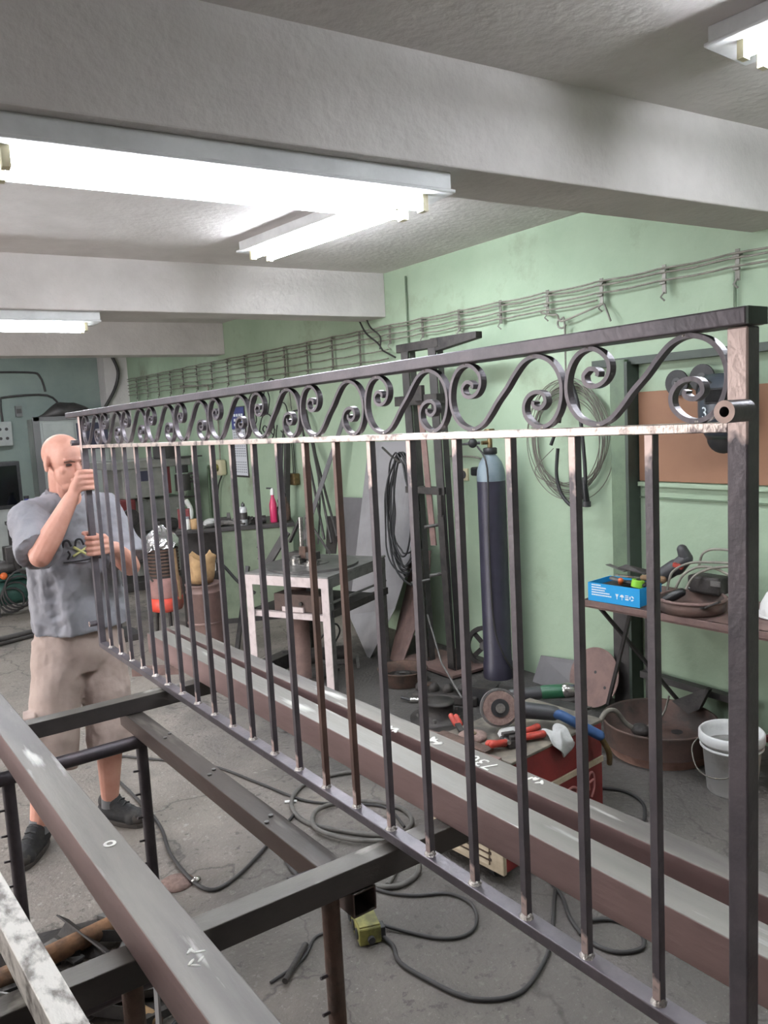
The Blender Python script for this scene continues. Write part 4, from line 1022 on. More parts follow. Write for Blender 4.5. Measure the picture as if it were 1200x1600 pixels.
MB().box(P0+d*(ln/2)+nn*(W_/2)+V(0, 0, .04), (ln-.03, W_-.02, .066), Matrix((d, nn, V(0, 0, 1))).transposed()).build('pouch_body', M['black'], t, bevel=.012)
MB().box(P0+d*(ln/2+.02)+nn*(W_/2)+V(0, 0, .078), (ln-.08, .06, .012), Matrix((d, nn, V(0, 0, 1))).transposed() @ RZ(.2)).build('pouch_flap', M['scrap'], t, bevel=.004)
# tools in and around the box
def at_box(x, y, z): return P0+d*x+nn*y+V(0, 0, z)
def tool(name, label, cat='tool'): return thing(name, label, cat, (0, 0, 0))
def setbase(t):
    """move the Empty of a thing to the base of its parts"""
    if not t.children: return
    lo = [1e9]*3; hi = [-1e9]*3
    for ch in t.children:
        for v in ch.data.vertices:
            p = v.co+ch.location
            for i in range(3): lo[i] = min(lo[i], p[i]); hi[i] = max(hi[i], p[i])
    c = V((lo[0]+hi[0])/2, (lo[1]+hi[1])/2, lo[2])
    for ch in t.children: ch.location = ch.location-c
    t.location = t.location+c
t = tool('screwdriver', 'orange handled screwdriver lying in the blue box')
MB().cap(at_box(.155, .05, .098), at_box(.175, .02, .118), .012, .013).build('handle', M['orange'], t); MB().cyl(at_box(.155, .05, .098), at_box(.11, .12, .092), .004, 8).build('shank', M['chrome'], t); setbase(t)
t = tool('tape_measure', 'lime green tape measure lying in the blue box')
MB().cyl(at_box(.245, .05, .088), at_box(.25, .055, .122), .030, 20).build('case', M['lime'], t, bevel=.004); MB().cyl(at_box(.251, .056, .1225), at_box(.2512, .0562, .125), .012, 16).build('centre_cap', M['blackgloss'], t); setbase(t)
t = tool('file_tool', 'long steel file with brown handle on the blue box')
MB().bar(at_box(.10, .09, .125), at_box(.23, .12, .120), .020, .005).build('blade', M['chrome'], t); MB().cap(at_box(.235, .12, .121), at_box(.33, .14, .118), .014, .018).build('handle', M['wood'], t); setbase(t)
t = tool('cutting_pliers', 'dark pliers lying across the blue box')
MB().bar(at_box(.09, .06, .115), at_box(.17, .07, .10), .03, .014).build('jaw', M['scrap_grey'], t, bevel=.004); MB().tube(spline([at_box(.17, .06, .10), at_box(.22, .045, .104), at_box(.29, .055, .10)], 4), .008, 8).build('handle', M['black'], t); MB().tube(spline([at_box(.17, .08, .10), at_box(.22, .10, .10), at_box(.29, .095, .10)], 4), .008, 8).build('handle', M['black'], t); setbase(t)
MB().bar(at_box(-.01, .19, .150), at_box(.12, .15, .135), .030, .0035).build('steel_ruler', M['scrap_grey'], None, 'thin grey steel blade sticking out left over the blue box', 'tool')
MB().prism([at_box(.07, .16, .142), at_box(.11, .17, .160), at_box(.26, .18, .140), at_box(.24, .13, .134)], (0, 0, .006)).build('angle_plate', M['scrap'], None, 'dark flat plate lying on the tools in the blue box', 'tool')
# big power tool on the shelf
t = tool('angle_grinder', 'black angle grinder with red switch and raised grip lying on the shelf', 'grinder')
c = V(3.45, 2.42, SZ)
MB().chain([(3.380, 2.575, 0.739), (3.420, 2.506, 0.810), (3.450, 2.410, 0.883)], [.035, .038, .040]).build('motor_body', M['greyplastic'], t)
MB().chain([(3.450, 2.403, 0.881), (3.470, 2.365, 0.928), (3.460, 2.379, 0.973)], [.040, .034, .026]).build('rear_grip', M['greyplastic'], t)
MB().box((3.410, 2.368, 0.898), (.02, .055, .022), RX(.2)).build('red_switch', M['redtool'], t, bevel=.004)
MB().cyl((3.330, 2.553, 0.735), (3.400, 2.589, 0.768), .045, 20).build('gear_head', M['chrome'], t); setbase(t)
t = tool('round_mould', 'brown rusted ring mould lying on the shelf beside the post', 'ring')
rc = V(3.24, 2.18, SZ+.001)
MB().lathe([(.135, 0), (.150, .012), (.150, .06), (.140, .06), (.138, .016), (.05, .012), (.045, .03), (.03, .03), (.03, 0)], rc, 36).build('ring_body', M['basin'], t)
MB().tube([rc+V(.150*math.cos(a*.2618), .150*math.sin(a*.2618), .062) for a in range(24)], .008, 8, True).build('rolled_rim', M['rust_brown'], t); setbase(t)
for i, (pts, lb) in enumerate((
    ([(3.280, 2.343, 0.791), (3.300, 2.327, 0.885), (3.340, 2.266, 0.933), (3.380, 2.190, 0.942), (3.420, 2.069, 0.945)], 'grey cord arching over the shelf, nearest the grinder'),
    ([(3.280, 2.292, 0.821), (3.300, 2.264, 0.884), (3.340, 2.215, 0.921), (3.360, 2.135, 0.922), (3.380, 2.044, 0.879)], 'grey cord arching low over the ring mould'),
    ([(3.280, 2.237, 0.822), (3.300, 2.206, 0.885), (3.340, 2.148, 0.923), (3.400, 2.056, 0.937)], 'grey cord arching over the shelf close to the post'),
    ([(3.500, 2.314, 0.888), (3.520, 2.305, 0.950), (3.540, 2.259, 0.975), (3.540, 2.141, 0.981)], 'thin cord arching highest behind the tools on the shelf'))):
    MB().tube(spline(pts, 6), .0065, 7).build('power_cable', M['cable'], None, lb, 'cord')
t = tool('hand_torch', 'black torch handle with metal nozzle lying at the shelf edge', 'torch')
MB().chain([(3.150, 2.271, 0.778), (3.160, 2.230, 0.807), (3.180, 2.192, 0.831)], [.020, .024, .020]).build('handle', M['blackgloss'], t)
MB().tube([(3.150, 2.271, 0.778), (3.130, 2.285, 0.758), (3.120, 2.285, 0.745)], [.012, .007, .006], 10).build('nozzle', M['chrome'], t); setbase(t)
MB().bar((3.140, 2.292, 0.746), (3.140, 2.223, 0.769), .012, .006).build('steel_pin', M['chrome'], None, 'short bright steel pin at the shelf edge under the torch handle', 'tool')
t = tool('small_motor', 'dark small motor with pale label at the back of the shelf', 'motor')
MB().box((3.400, 2.194, 0.834), (.10, .17, .085)).build('housing', M['scrap'], t, bevel=.012); MB().box((3.345, 2.125, 0.852), (.006, .05, .025)).build('label_plate', M['scrap_grey'], t)
MB().cyl((3.380, 2.259, 0.818), (3.370, 2.277, 0.808), .025, 16).build('shaft_end', M['chrome'], t); setbase(t)
t = tool('spray_bottle', 'dirty white plastic cone leaning at the back of the shelf', 'bottle')
MB().cap(V(3.50, 2.20, SZ+.037), V(3.52, 2.26, SZ+.10), .035, .02).build('body', M['bucket'], t); setbase(t)
MB().cyl((3.461, 2.244, 0.737), (3.432, 2.225, 0.745), .012, 16).build('bright_washer', M['bucket'], None, 'small white round cap lying on the shelf before the ring mould', 'cap')
t = tool('claw_wrench', 'dark open wrench at the shelf edge left of the post', 'wrench')
MB().bar((3.160, 2.065, 0.780), (3.170, 1.993, 0.819), .026, .010).build('shaft', M['scrap'], t, bevel=.003); MB().ring(V((3.160, 2.071, 0.779)), V((3.160, 2.071, 0.779))+V(0, 0, .010), .022, .011, 16).build('head', M['scrap'], t); setbase(t)
t = tool('white_helmet', 'white hard shell at the right picture edge on the shelf', 'helmet')
MB().lathe([(.11, 0), (.105, .05), (.08, .10), (.04, .13), (0.001, .138)], V(3.42, 1.83, SZ+.002), 28).build('shell', M['bucket'], t); MB().lathe([(.11, 0), (.125, .003), (.125, .008), (.11, .01)], V(3.42, 1.83, SZ+.002), 28, None, 1, 1, False).build('brim', M['bucket'], t); setbase(t)

# column foot trims, angle iron along the wall, dark wedge
MB().prism([(3.56, 2.72, .21), (3.56, 2.08, .20), (3.56, 2.08, .235), (3.56, 2.72, .245)], (.05, 0, 0)).build('wall_rail', M['machine_dark'], None, 'dark flat rail lying against the wall above the rusty basin', 'steel rail')
MB().prism([(3.450, 2.441, 0.175), (3.500, 2.279, 0.272), (3.500, 2.262, 0.267), (3.420, 2.266, 0.186), (3.420, 2.328, 0.146)], (.03, .0, 0)).build('dark_wedge', M['scrap'], None, 'dark folded sheet wedge standing behind the rusty basin', 'steel scrap')
t = thing('plate_disc', 'brown round steel plate with small holes leaning at the wall left of the column', 'steel disc', (3.45, 2.98, 0))
dc = V(3.47, 2.965, .172); ax = V(-.93, 0, .36).normalized()
MB().cyl(dc, dc+ax*.006, .170, 40).build('plate', M['rust_brown'], t)
for a, r in ((.4, .10), (2.2, .03), (3.6, .11), (5.2, .09)):
    u = ax.orthogonal().normalized(); w = ax.cross(u); q_ = dc+(u*math.cos(a)+w*math.sin(a))*r+ax*.0062
    MB().cyl(q_, q_+ax*.001, .009, 12).build('drilled_hole', M['black'], t)
MB().prism([(3.600, 3.504, 0.152), (3.600, 3.139, 0.192), (3.500, 3.106, 0.043), (3.500, 3.510, -0.048)], (.004, 0, .002)).build('square_plate', M['sheet_dark'], None, 'flat grey plate leaning at the wall behind the brown disc', 'steel sheet')
# basin
bc = V(3.235, 2.36, 0)
t = thing('rusty_basin', 'shallow rusty round basin on the floor below the shelf', 'basin', bc)
MB().lathe([(.235, 0), (.255, .045), (.262, .05)], bc, 44).build('lower_band', M['basin_band'], t)
MB().lathe([(.262, .05), (.270, .155), (.276, .165), (.270, .170), (.262, .162), (.252, .06), (.06, .05), (.055, .055), (.001, .055)], bc, 44, None, 1, 1, False).build('bowl', M['basin'], t)
for a in range(5):
    q_ = bc+V(.14*math.cos(a*1.257), .14*math.sin(a*1.257), .0525); MB().cyl(q_, q_+V(0, 0, .004), .028, 16).build('round_hole', M['black'], t)
t = tool('hose_in_basin', 'grey hose hanging over the left rim of the rusty basin', 'hose')
MB().tube(spline([bc+V(-.20, .28, .012), bc+V(-.235, .20, .06), bc+V(-.235, .175, .15), bc+V(-.20, .165, .20), bc+V(-.14, .155, .195), bc+V(-.08, .14, .12), bc+V(-.04, .10, .08)], 6), .012, 9).build('hose', M['cable'], t)
MB().ell(bc+V(-.03, .09, .085), (.045, .05, .032), None, 12, 8).build('nozzle_lump', M['scrap'], t); MB().tube(spline([bc+V(-.02, .07, .10), bc+V(.05, .02, .16), bc+V(.12, .03, .24)], 4), .005, 6).build('wire_handle', M['wire'], t); setbase(t)
# bucket
kc = V(3.115, 1.905, 0)
t = thing('white_bucket', 'dirty white plastic bucket beside the rusty basin', 'bucket', kc)
MB().lathe([(.098, 0), (.102, .005), (.122, .225), (.134, .225), (.136, .232), (.136, .265), (.130, .272), (.124, .268), (.120, .25), (.100, .02), (.001, .018)], kc, 40, None, 1, 1, False).build('pail', M['bucket'], t)
MB().lathe([(.128, .20), (.131, .203), (.131, .208), (.124, .212)], kc, 40, None, 1, 1, False).build('rib', M['bucket'], t)
MB().cyl(kc+V(0, 0, .20), kc+V(0, 0, .203), .115, 32).build('grey_contents', mat('cement_dust', L(140, 138, 134), .9, 0, L(110, 108, 104), 20), t, label='grey dusty contents')
MB().tube(spline([kc+V(-.09, .10, .235), kc+V(-.12, .115, .19), kc+V(-.15, .07, .12), kc+V(-.15, .0, .10), kc+V(-.13, -.08, .13), kc+V(-.08, -.11, .235)], 5), .003, 6).build('bail_handle', M['wire'], t)
t = thing('brown_crate', 'brown cardboard crate low at the right picture edge', 'crate', (3.42, 1.60, 0))
MB().bb((3.22, 1.40, 0), (3.62, 1.80, .22)).build('box_body', M['cardboard'], t, bevel=.006); MB().bb((3.21, 1.39, .22), (3.63, 1.81, .25)).build('dark_lid', M['darkred'], t, bevel=.004)

# ---------------------------------------------------------------- red welding machine with its load of tools
WA, WB = V(1.905, 2.04, 0), V(2.49, 2.095, 0)          # front corner, right corner (on the floor)
wx = (WB-WA); WL = wx.length; wx.normalize(); wy = V(-wx.y, wx.x, 0)
wm = Matrix((wx, wy, V(0, 0, 1))).transposed()
rot = math.atan2(wx.y, wx.x)
t = thing('welding_machine', 'red welding machine with cream louvred front standing behind the square tubes', 'welding machine', WA+wx*(WL/2)+wy*.18)
def wp(x, y, z): return WA+wx*x+wy*y+V(0, 0, z)
def wbox(a, b_): return MB().box(wp((a[0]+b_[0])/2, (a[1]+b_[1])/2, (a[2]+b_[2])/2), [abs(b_[i]-a[i]) for i in range(3)], wm)
WDp, WH = .37, .435
wbox((.03, 0, .055), (WL, WDp, .255)).build('lower_cabinet', M['red'], t, bevel=.004)
wbox((.03, -.004, .255), (WL+.003, WDp+.004, .280)).build('trim_band', M['cream'], t, bevel=.002, label='cream trim band')
wbox((.03, 0, .280), (WL, WDp, WH-.012)).build('upper_cabinet', M['red'], t, bevel=.004)
wbox((.02, -.004, WH-.012), (WL+.004, WDp+.004, WH)).build('top_cover', M['dusty'], t, bevel=.003, label='worn dusty top cover')
wbox((-.058, -.033, .055), (.031, WDp-.032, .258)).build('front_case', M['red'], t, bevel=.003)
wbox((-.075, -.035, .05), (-.057, WDp-.03, .262)).build('front_frame', M['cream'], t, bevel=.003, label='cream front frame')
for k in range(7):
    z = .078+.025*k
    b = MB(); b.box(wp(-.078, WDp/2-.012, z), (.007, WDp-.085, .015), wm @ RY(.15)); b.build('louvre', M['cream'], t)
    wbox((-.0765, .022, z+.0075), (-.0745, WDp-.053, z+.0175)).build('louvre_gap', M['rust'], t)
for x in (-.02, WL-.10):
    for y in (.05, WDp-.05):
        b = MB(); b.cyl(wp(x, y-.012, .028), wp(x, y+.012, .028), .028, 16); b.build('castor_wheel', M['black'], t)
        wbox((x-.02, y-.018, .03), (x+.02, y+.018, .056)).build('castor_fork', M['scrap'], t)
Mt = Matrix.Translation(wp(.30, -.0015, .135)) @ Matrix.Rotation(rot, 4, 'Z') @ Matrix.Rotation(math.pi/2, 4, 'X') @ Matrix.Rotation(.12, 4, 'Z')
pink = mat('faded_pink_print', L(168, 112, 108), .7)
b = MB()
def strk(pts, w=.006): return MB().tube(spline([wp(x, -.0015, z) for x, z in pts], 4), w, 5).build('brand_stroke', pink, t)
strk([(.33, .205), (.38, .215), (.41, .195), (.39, .165), (.355, .15)]); strk([(.345, .175), (.375, .185), (.37, .125)])
strk([(.49, .165), (.485, .215), (.505, .235), (.525, .215), (.525, .165), (.505, .13)]); strk([(.49, .195), (.52, .20)])
# tools on the welding machine
ZT = WH+.001
t = tool('angle_grinder', 'green grinder with brown flap disc facing the camera on the welding machine', 'grinder')
gd = wp(.20, .205, ZT+.105); ga = V(-.52, -.80, .28).normalized()
MB().cyl(gd, gd+ga*.018, .066, 36).build('flap_disc', M['abrasive'], t); MB().ring(gd-ga*.012, gd+ga*.012, .076, .068, 32).build('guard', M['scrap_grey'], t)
MB().cyl(gd+ga*.018, gd+ga*.022, .036, 24).build('backing_plate', M['black'], t); MB().cyl(gd+ga*.022, gd+ga*.030, .019, 18).build('clamp_nut', M['chrome'], t)
bd = V(.80, -.58, -.16).normalized(); g0 = gd-ga*.045
MB().cap(gd-ga*.02, gd-ga*.055, .036, .034).build('gear_head', M['scrap_grey'], t)
MB().cap(g0+bd*.03, g0+bd*.10, .033, .034).build('green_housing', M['greentool'], t); MB().cap(g0+bd*.11, g0+bd*.225, .034, .030).build('black_handle', M['greyplastic'], t)
MB().tube(spline([g0+bd*.24, g0+bd*.29+V(0, 0, -.01), g0+bd*.32+V(0, 0, -.07), wp(.42, -.02, .33), wp(.44, -.03, .20), wp(.43, -.03, .06), wp(.47, -.06, .012), wp(.60, -.05, .012)], 5), .007, 8).build('power_cord', M['cord'], t); setbase(t)
t = tool('angle_grinder', 'green and black grinder lying behind with its bright gear head to the right', 'grinder')
MB().cap((2.620, 2.750, 0.332), (2.720, 2.668, 0.341), .030, .032).build('black_handle', M['greyplastic'], t); MB().cap((2.740, 2.653, 0.343), (2.800, 2.585, 0.352), .034, .034).build('green_housing', M['greentool'], t)
MB().cap((2.810, 2.569, 0.357), (2.830, 2.559, 0.355), .036, .034).build('gear_head', M['chrome'], t); MB().cyl((2.800, 2.525, 0.333), (2.800, 2.522, 0.315), .058, 28).build('disc_guard', M['scrap'], t); setbase(t)
MB().prism([(2.500, 2.735, 0.334), (2.750, 2.540, 0.329), (2.720, 2.341, 0.360), (2.460, 2.387, 0.362)], (0, 0, -.012)).build('tool_tray', M['scrap'], None, 'dark flat tray carrying the rear grinder', 'tray')
t = tool('welding_torch', 'blue handled welding torch lying over the edge of the welding machine', 'torch')
tb = [wp(.34, .16, ZT+.065), wp(.40, .06, ZT+.055), wp(.50, -.05, ZT-.03)]
MB().chain(tb, [.016, .020, .021]).build('handle', M['bluehandle'], t)
MB().tube(spline([wp(.24, .27, ZT+.08), wp(.29, .23, ZT+.085), wp(.335, .17, ZT+.07)], 6), .014, 10).build('spring_sleeve', M['black'], t)
MB().tube(spline([wp(.50, -.05, ZT-.03), wp(.53, -.07, ZT-.10), wp(.55, -.06, ZT-.16)], 4), [.012]*9, 10).build('swan_neck', M['brass'], t); setbase(t)
t = tool('flap_wheel', 'spare brown flap disc lying flat beside the grinder', 'grinding disc')
fc = wp(.09, .25, ZT)
MB().lathe([(.020, .004), (.055, 0), (.056, .016), (.030, .022), (.012, .020)], fc, 32).build('disc', M['abrasive'], t); MB().cyl(fc+V(0, 0, .018), fc+V(0, 0, .023), .016, 18).build('hub', M['brass'], t); setbase(t)
def clamp(label, p, q, nm='welding_clamp'):
    t = tool(nm, label, 'clamp'); p = V(p); q = V(q); d_ = (q-p).normalized(); s_ = d_.cross(V(0, 0, 1)).normalized()
    MB().bar(p, p+d_*.07, .026, .034).build('jaw', M['scrap'], t, bevel=.004); MB().bar(p+d_*.005+V(0, 0, .026), p+d_*.06+V(0, 0, .022), .022, .014).build('jaw', M['scrap'], t, bevel=.003)
    MB().chain([p+d_*.08+s_*.006, q+s_*.018], [.013, .015]).build('grip', M['redtool'], t); MB().chain([p+d_*.08-s_*.006+V(0, 0, .01), q-s_*.022+V(0, 0, .014)], [.012, .014]).build('grip', M['redtool'], t)
    MB().cyl(p+d_*.07-s_*.02+V(0, 0, .012), p+d_*.07+s_*.02+V(0, 0, .012), .008, 10).build('pivot_bolt', M['chrome'], t); setbase(t)
clamp('red gripped clamp lying in front of the flap disc grinder', wp(.11, .12, ZT+.018), wp(.27, .06, ZT+.022))
clamp('second red gripped clamp at the front edge of the welding machine', wp(.17, .055, ZT+.016), wp(.05, .12, ZT+.020), 'welding_clamp')
t = tool('red_pliers', 'red handled pliers standing up at the left end of the welding machine', 'pliers')
MB().chain([(1.990, 2.449, 0.480), (1.990, 2.423, 0.455)], [.011, .012]).build('grip', M['redtool'], t); MB().chain([(2.001, 2.430, 0.480), (1.999, 2.405, 0.455)], [.011, .012]).build('grip', M['redtool'], t); MB().bar((1.984, 2.403, 0.460), (1.969, 2.359, 0.445), .022, .012).build('jaw', M['scrap'], t); setbase(t)
t = tool('rag', 'crumpled white rag hanging over the edge of the welding machine', 'rag')
b = MB(); rr = random.Random(5); n_ = 9
pts = []
for i in range(n_):
    for j in range(n_):
        u, v_ = i/(n_-1), j/(n_-1)
        x = .26+.10*u+.012*math.sin(7*v_); y = .05-.075*min(1, v_*1.6)+.012*math.sin(9*u+3*v_); z = ZT+.022+.012*math.sin(8*u)*math.cos(5*v_) - max(0, v_-.35)*(.16*(1-abs(2*u-1.0)*.55))
        pts.append(wp(x, y - .004*rr.random(), z+.006*rr.random()))
b.add(pts, [(i*n_+j, i*n_+j+1, (i+1)*n_+j+1, (i+1)*n_+j) for i in range(n_-1) for j in range(n_-1)], True)
o = b.build('cloth', M['rag'], t); m_ = o.modifiers.new('thick', 'SOLIDIFY'); m_.thickness = .006; m_ = o.modifiers.new('soft', 'SUBSURF'); m_.levels = 1; m_.render_levels = 1; setbase(t)
MB().ell(wp(.20, .16, ZT+.016), (.055, .04, .02), RZ(.3), 14, 8).build('white_cloth_wad', M['rag'], None, 'small white cloth wad under the grinder on the welding machine', 'rag')
MB().bar(wp(-.10, .50, .445), wp(-.015, .02, .445), .028, .022).build('steel_bar', M['rust_brown'], None, 'rusty flat bar lying along the left top edge of the welding machine', 'steel bar')
MB().bar(wp(.015, .36, ZT+.012), wp(.02, .10, ZT+.012), .05, .014).build('steel_strip', M['rust'], None, 'short rusty strip beside the flat bar on the welding machine', 'steel bar')

# ================================================================ white framed table with a bending jig
TC = [V(2.15, 4.67, 0), V(2.43, 4.11, 0), V(3.07, 4.42, 0), V(2.79, 4.98, 0)]      # front left, front right, rear right, rear left
TH = .765
td = (TC[1]-TC[0]).normalized(); ts = (TC[2]-TC[1]).normalized()
t = thing('workshop_table', 'steel work table with chipped white front frame behind the railing', 'table', (TC[0]+TC[2])/2)
MB().prism([p+V(0, 0, TH-.012) for p in TC], (0, 0, .012)).build('table_top', M['tabletop'], t, bevel=.002)
for i in range(4):
    a, e = TC[i], TC[(i+1) % 4]
    MB().bar(a+V(0, 0, TH-.012-.03), e+V(0, 0, TH-.012-.03), .008, .06).build('apron', M['white_paint'] if i == 0 else M['scrap_grey'], t, label='chipped white apron' if i == 0 else None)
cen = (TC[0]+TC[2])/2
for i, p in enumerate(TC):
    m = M['white_paint'] if i < 2 else M['scrap']
    a = p; sgn1 = td if i in (0, 3) else -td; sgn2 = ts if i in (0, 1) else -ts
    b = MB(); b.bar(a+sgn1*.026, a+sgn1*.026+V(0, 0, TH-.02), .052, .007, sgn2); o = b.build('leg', [m], t, label='angle iron leg')
    b = MB(); b.bar(a+sgn2*.024+sgn1*.003, a+sgn2*.024+sgn1*.003+V(0, 0, TH-.02), .007, .044, sgn2); b.build('leg_flange', M['scrap_grey'], o)
MB().bar(TC[0]+ts*.03+V(0, 0, .50), TC[1]+ts*.03+V(0, 0, .50), .035, .035).build('lower_rail', M['white_paint'], t)
MB().bar(TC[1]+V(0, 0, .53)+ts*.02, TC[2]+V(0, 0, .53), .03, .045).build('side_rail', M['scrap'], t); MB().bar(TC[1]+V(0, 0, .60)+ts*.02, TC[2]+V(0, 0, .60), .012, .012).build('side_rail', M['scrap_grey'], t)
MB().prism([p+V(0, 0, .515) for p in (TC[0]+ts*.05, TC[1]+ts*.05, TC[2]-ts*.05, TC[3]-ts*.05)], (0, 0, .006)).build('lower_shelf', M['scrap'], t)
t = tool('wood_block', 'dark brown wooden block on the lower shelf of the table', 'box')
c0 = (TC[0]+TC[1])/2+ts*.10+td*.05+V(0, 0, .522+.055); tm = Matrix((td, ts, V(0, 0, 1))).transposed()
MB().box(c0, (.36, .12, .11), tm).build('block', M['darkwood'], t, bevel=.004); MB().tube([c0-ts*.061+td*.03, c0-ts*.075+td*.03], .012, 10).build('peg', M['scrap'], t); setbase(t)
MB().box((TC[0]+TC[1])/2+ts*.045+td*.02+V(0, 0, .538), (.16, .04, .03), tm).build('white_block', M['white_paint'], None, 'small white block on the lower rail of the table', 'block')
b = MB(); pa = []; pb = []
for k in range(9):
    w = k/8; z = .04+.64*w; off = .06*math.sin(w*3.1)
    p = TC[0]+td*(.20-off*.6)+ts*(.14+off)+V(0, 0, z); pa.append(p); pb.append(p+td*.13+ts*.05)
k = len(pa); q_ = -ts*.006+td*.002
b.add(pa+pb+[p-q_ for p in pa]+[p-q_ for p in pb], [(i, i+1, k+i+1, k+i) for i in range(k-1)]+[(2*k+i+1, 2*k+i, 3*k+i, 3*k+i+1) for i in range(k-1)]+[(i+1, i, 2*k+i, 2*k+i+1) for i in range(k-1)]+[(k+i, k+i+1, 3*k+i+1, 3*k+i) for i in range(k-1)], True)
b.build('bent_sheet', M['rust_brown'], None, 'curved pinkish brown sheet standing under the table', 'steel sheet')
# round plate and jig on the table
dc = V(2.575, 4.545, TH+.001)
t = thing('round_plate', 'large round steel plate lying on the white framed table', 'steel disc', dc)
MB().cyl(dc, dc+V(0, 0, .016), .305, 48).build('plate', M['plate'], t, bevel=.002); MB().ring(dc+V(0, 0, .016), dc+V(0, 0, .020), .11, .06, 28).build('raised_ring', M['scrap_grey'], t)
t = tool('bending_jig', 'steel bending jig with rollers and upright rods on the round plate', 'jig')
def tp(x, y, z): return dc+td*x+ts*y+V(0, 0, z+.0205)
MB().box(tp(-.10, .03, .03), (.16, .10, .06), tm).build('base_block', M['scrap'], t, bevel=.004)
MB().cyl(tp(-.06, -.09, -.003), tp(-.06, -.09, .04), .040, 24).build('roller', M['chrome'], t); MB().cyl(tp(-.06, -.09, .04), tp(-.06, -.09, .055), .028, 20).build('roller_cap', M['scrap_grey'], t)
MB().cyl(tp(.06, -.09, -.003), tp(.06, -.09, .018), .050, 24).build('roller', M['chrome'], t); MB().ring(tp(.06, -.09, .018), tp(.06, -.09, .03), .035, .012, 20).build('roller_cap', M['chrome'], t)
MB().cyl(tp(-.06, -.02, .06), tp(-.055, -.02, .30), .016, 14).build('upright_rod', M['chrome'], t); MB().bar(tp(-.02, -.01, .06), tp(-.015, -.005, .31), .018, .03).build('upright_bar', M['scrap_grey'], t)
MB().bar(tp(-.055, -.02, .295), tp(-.21, .06, .12), .018, .018).build('lever', M['machine_dark'], t); MB().bar(tp(-.02, -.01, .30), tp(.12, .04, .05), .016, .012).build('lever', M['machine_dark'], t)
MB().box(tp(.01, -.03, .05), (.12, .06, .05), tm).build('clamp_block', M['machine_dark'], t, bevel=.004); MB().box(tp(-.03, -.05, .07), (.05, .03, .08), tm).build('clamp_jaw', M['rust'], t, bevel=.003); setbase(t)
MB().bar(tp(-.27, .12, .18), tp(-.43, .02, -.10), .075, .012, (1, 0, 0)).build('lever_arm', M['machine_dark'], None, 'dark flat lever arm leaning at the far left corner of the table', 'lever')
MB().tube([TC[2]+V(-.10, -.06, TH+.009)+V(.0, .0, 0), TC[2]+V(-.02, -.03, TH+.009)], .009, 8).build('small_rod', M['chrome'], None, 'short bright rod on the rear right corner of the table', 'rod')

# ================================================================ far bench with clutter, drum, capped motor
bz = .845
B0, B1 = V(2.42, 6.53, 0), V(3.30, 6.13, 0); bd_ = (B1-B0).normalized(); bn = V(-bd_.y, bd_.x, 0)
t = thing('work_bench', 'grey green steel cabinet bench with cluttered dark top at the wall', 'bench', (B0+B1)/2+bn*.3)
BL = (B1-B0).length
def bp(x, y, z): return B0+bd_*x+bn*y+V(0, 0, z)
bm_ = Matrix((bd_, bn, V(0, 0, 1))).transposed()
def bbx(a, b_): return MB().box(bp((a[0]+b_[0])/2, (a[1]+b_[1])/2, (a[2]+b_[2])/2), [abs(b_[i]-a[i]) for i in range(3)], bm_)
bbx((-.02, -.02, bz-.035), (BL+.02, .62, bz)).build('worktop', M['machine_dark'], t, bevel=.004)
bbx((.36, 0, .04), (.66, .6, bz-.036)).build('cabinet_door', M['benchgreen'], t, bevel=.004); bbx((.665, 0, .04), (BL, .6, bz-.036)).build('cabinet_door', M['benchgreen'], t, bevel=.004)
for k in range(6): MB().cyl(bp(.655, -.001, .15+.1*k), bp(.655, -.006, .15+.1*k), .008, 8).build('rivet', M['scrap'], t)
bbx((0, .45, .04), (.36, .6, bz-.036)).build('back_panel', M['machine_dark'], t); bbx((0, 0, 0), (.05, .05, bz-.036)).build('leg', M['machine_dark'], t); bbx((.33, 0, 0), (.36, .06, bz-.036)).build('leg', M['machine_dark'], t)
bbx((.05, .02, .45), (.34, .5, .465)).build('shelf_board', M['machine_dark'], t)
bbx((0, 0, 0), (BL, .55, .045)).build('plinth', M['machine_dark'], t)
t = tool('small_box', 'pale small box on the open shelf under the bench', 'box'); bbx((.20, .05, .466), (.29, .12, .53)).build('carton', M['bucket'], t, bevel=.004); bbx((.21, .049, .49), (.28, .05, .51)).build('carton_label', M['dark_ink'], t); setbase(t)
def on_bench(u, v):    # spot on the bench top seen in front at fraction u along, v back
    return bp(u*BL, v, bz+.001)
t = tool('spray_can', 'pale grey spray can standing on the bench', 'spray can'); c = on_bench(.575, .05)
MB().lathe([(.031, 0), (.033, .004), (.033, .140), (.026, .158), (.020, .162)], c, 24).build('can_body', M['can'], t); MB().lathe([(.015, .162), (.016, .164), (.016, .185), (.012, .188)], c, 16).build('cap', M['greyplastic'], t); MB().cyl(c+V(0, 0, .188), c+V(0, 0, .200), .006, 10).build('nozzle', M['black'], t)
MB().lathe([(.0335, .05), (.0335, .11)], c, 24, None, 1, 1, False).build('label_band', M['machine_dark'], t); setbase(t)
t = tool('spray_bottle', 'tall pink bottle with white cap on the bench', 'bottle'); c = on_bench(.845, .10)
MB().lathe([(.030, 0), (.033, .01), (.033, .16), (.018, .21), (.014, .22), (.014, .24)], c, 24).build('bottle_body', M['pink_liquid'], t); MB().lathe([(.018, .24), (.02, .245), (.016, .285), (.010, .30)], c, 16).build('white_cap', M['bucket'], t); MB().bar(c+V(0, 0, .298), c-bd_*.05+V(0, 0, .302), .014, .014).build('spray_nozzle', M['greyplastic'], t); setbase(t)
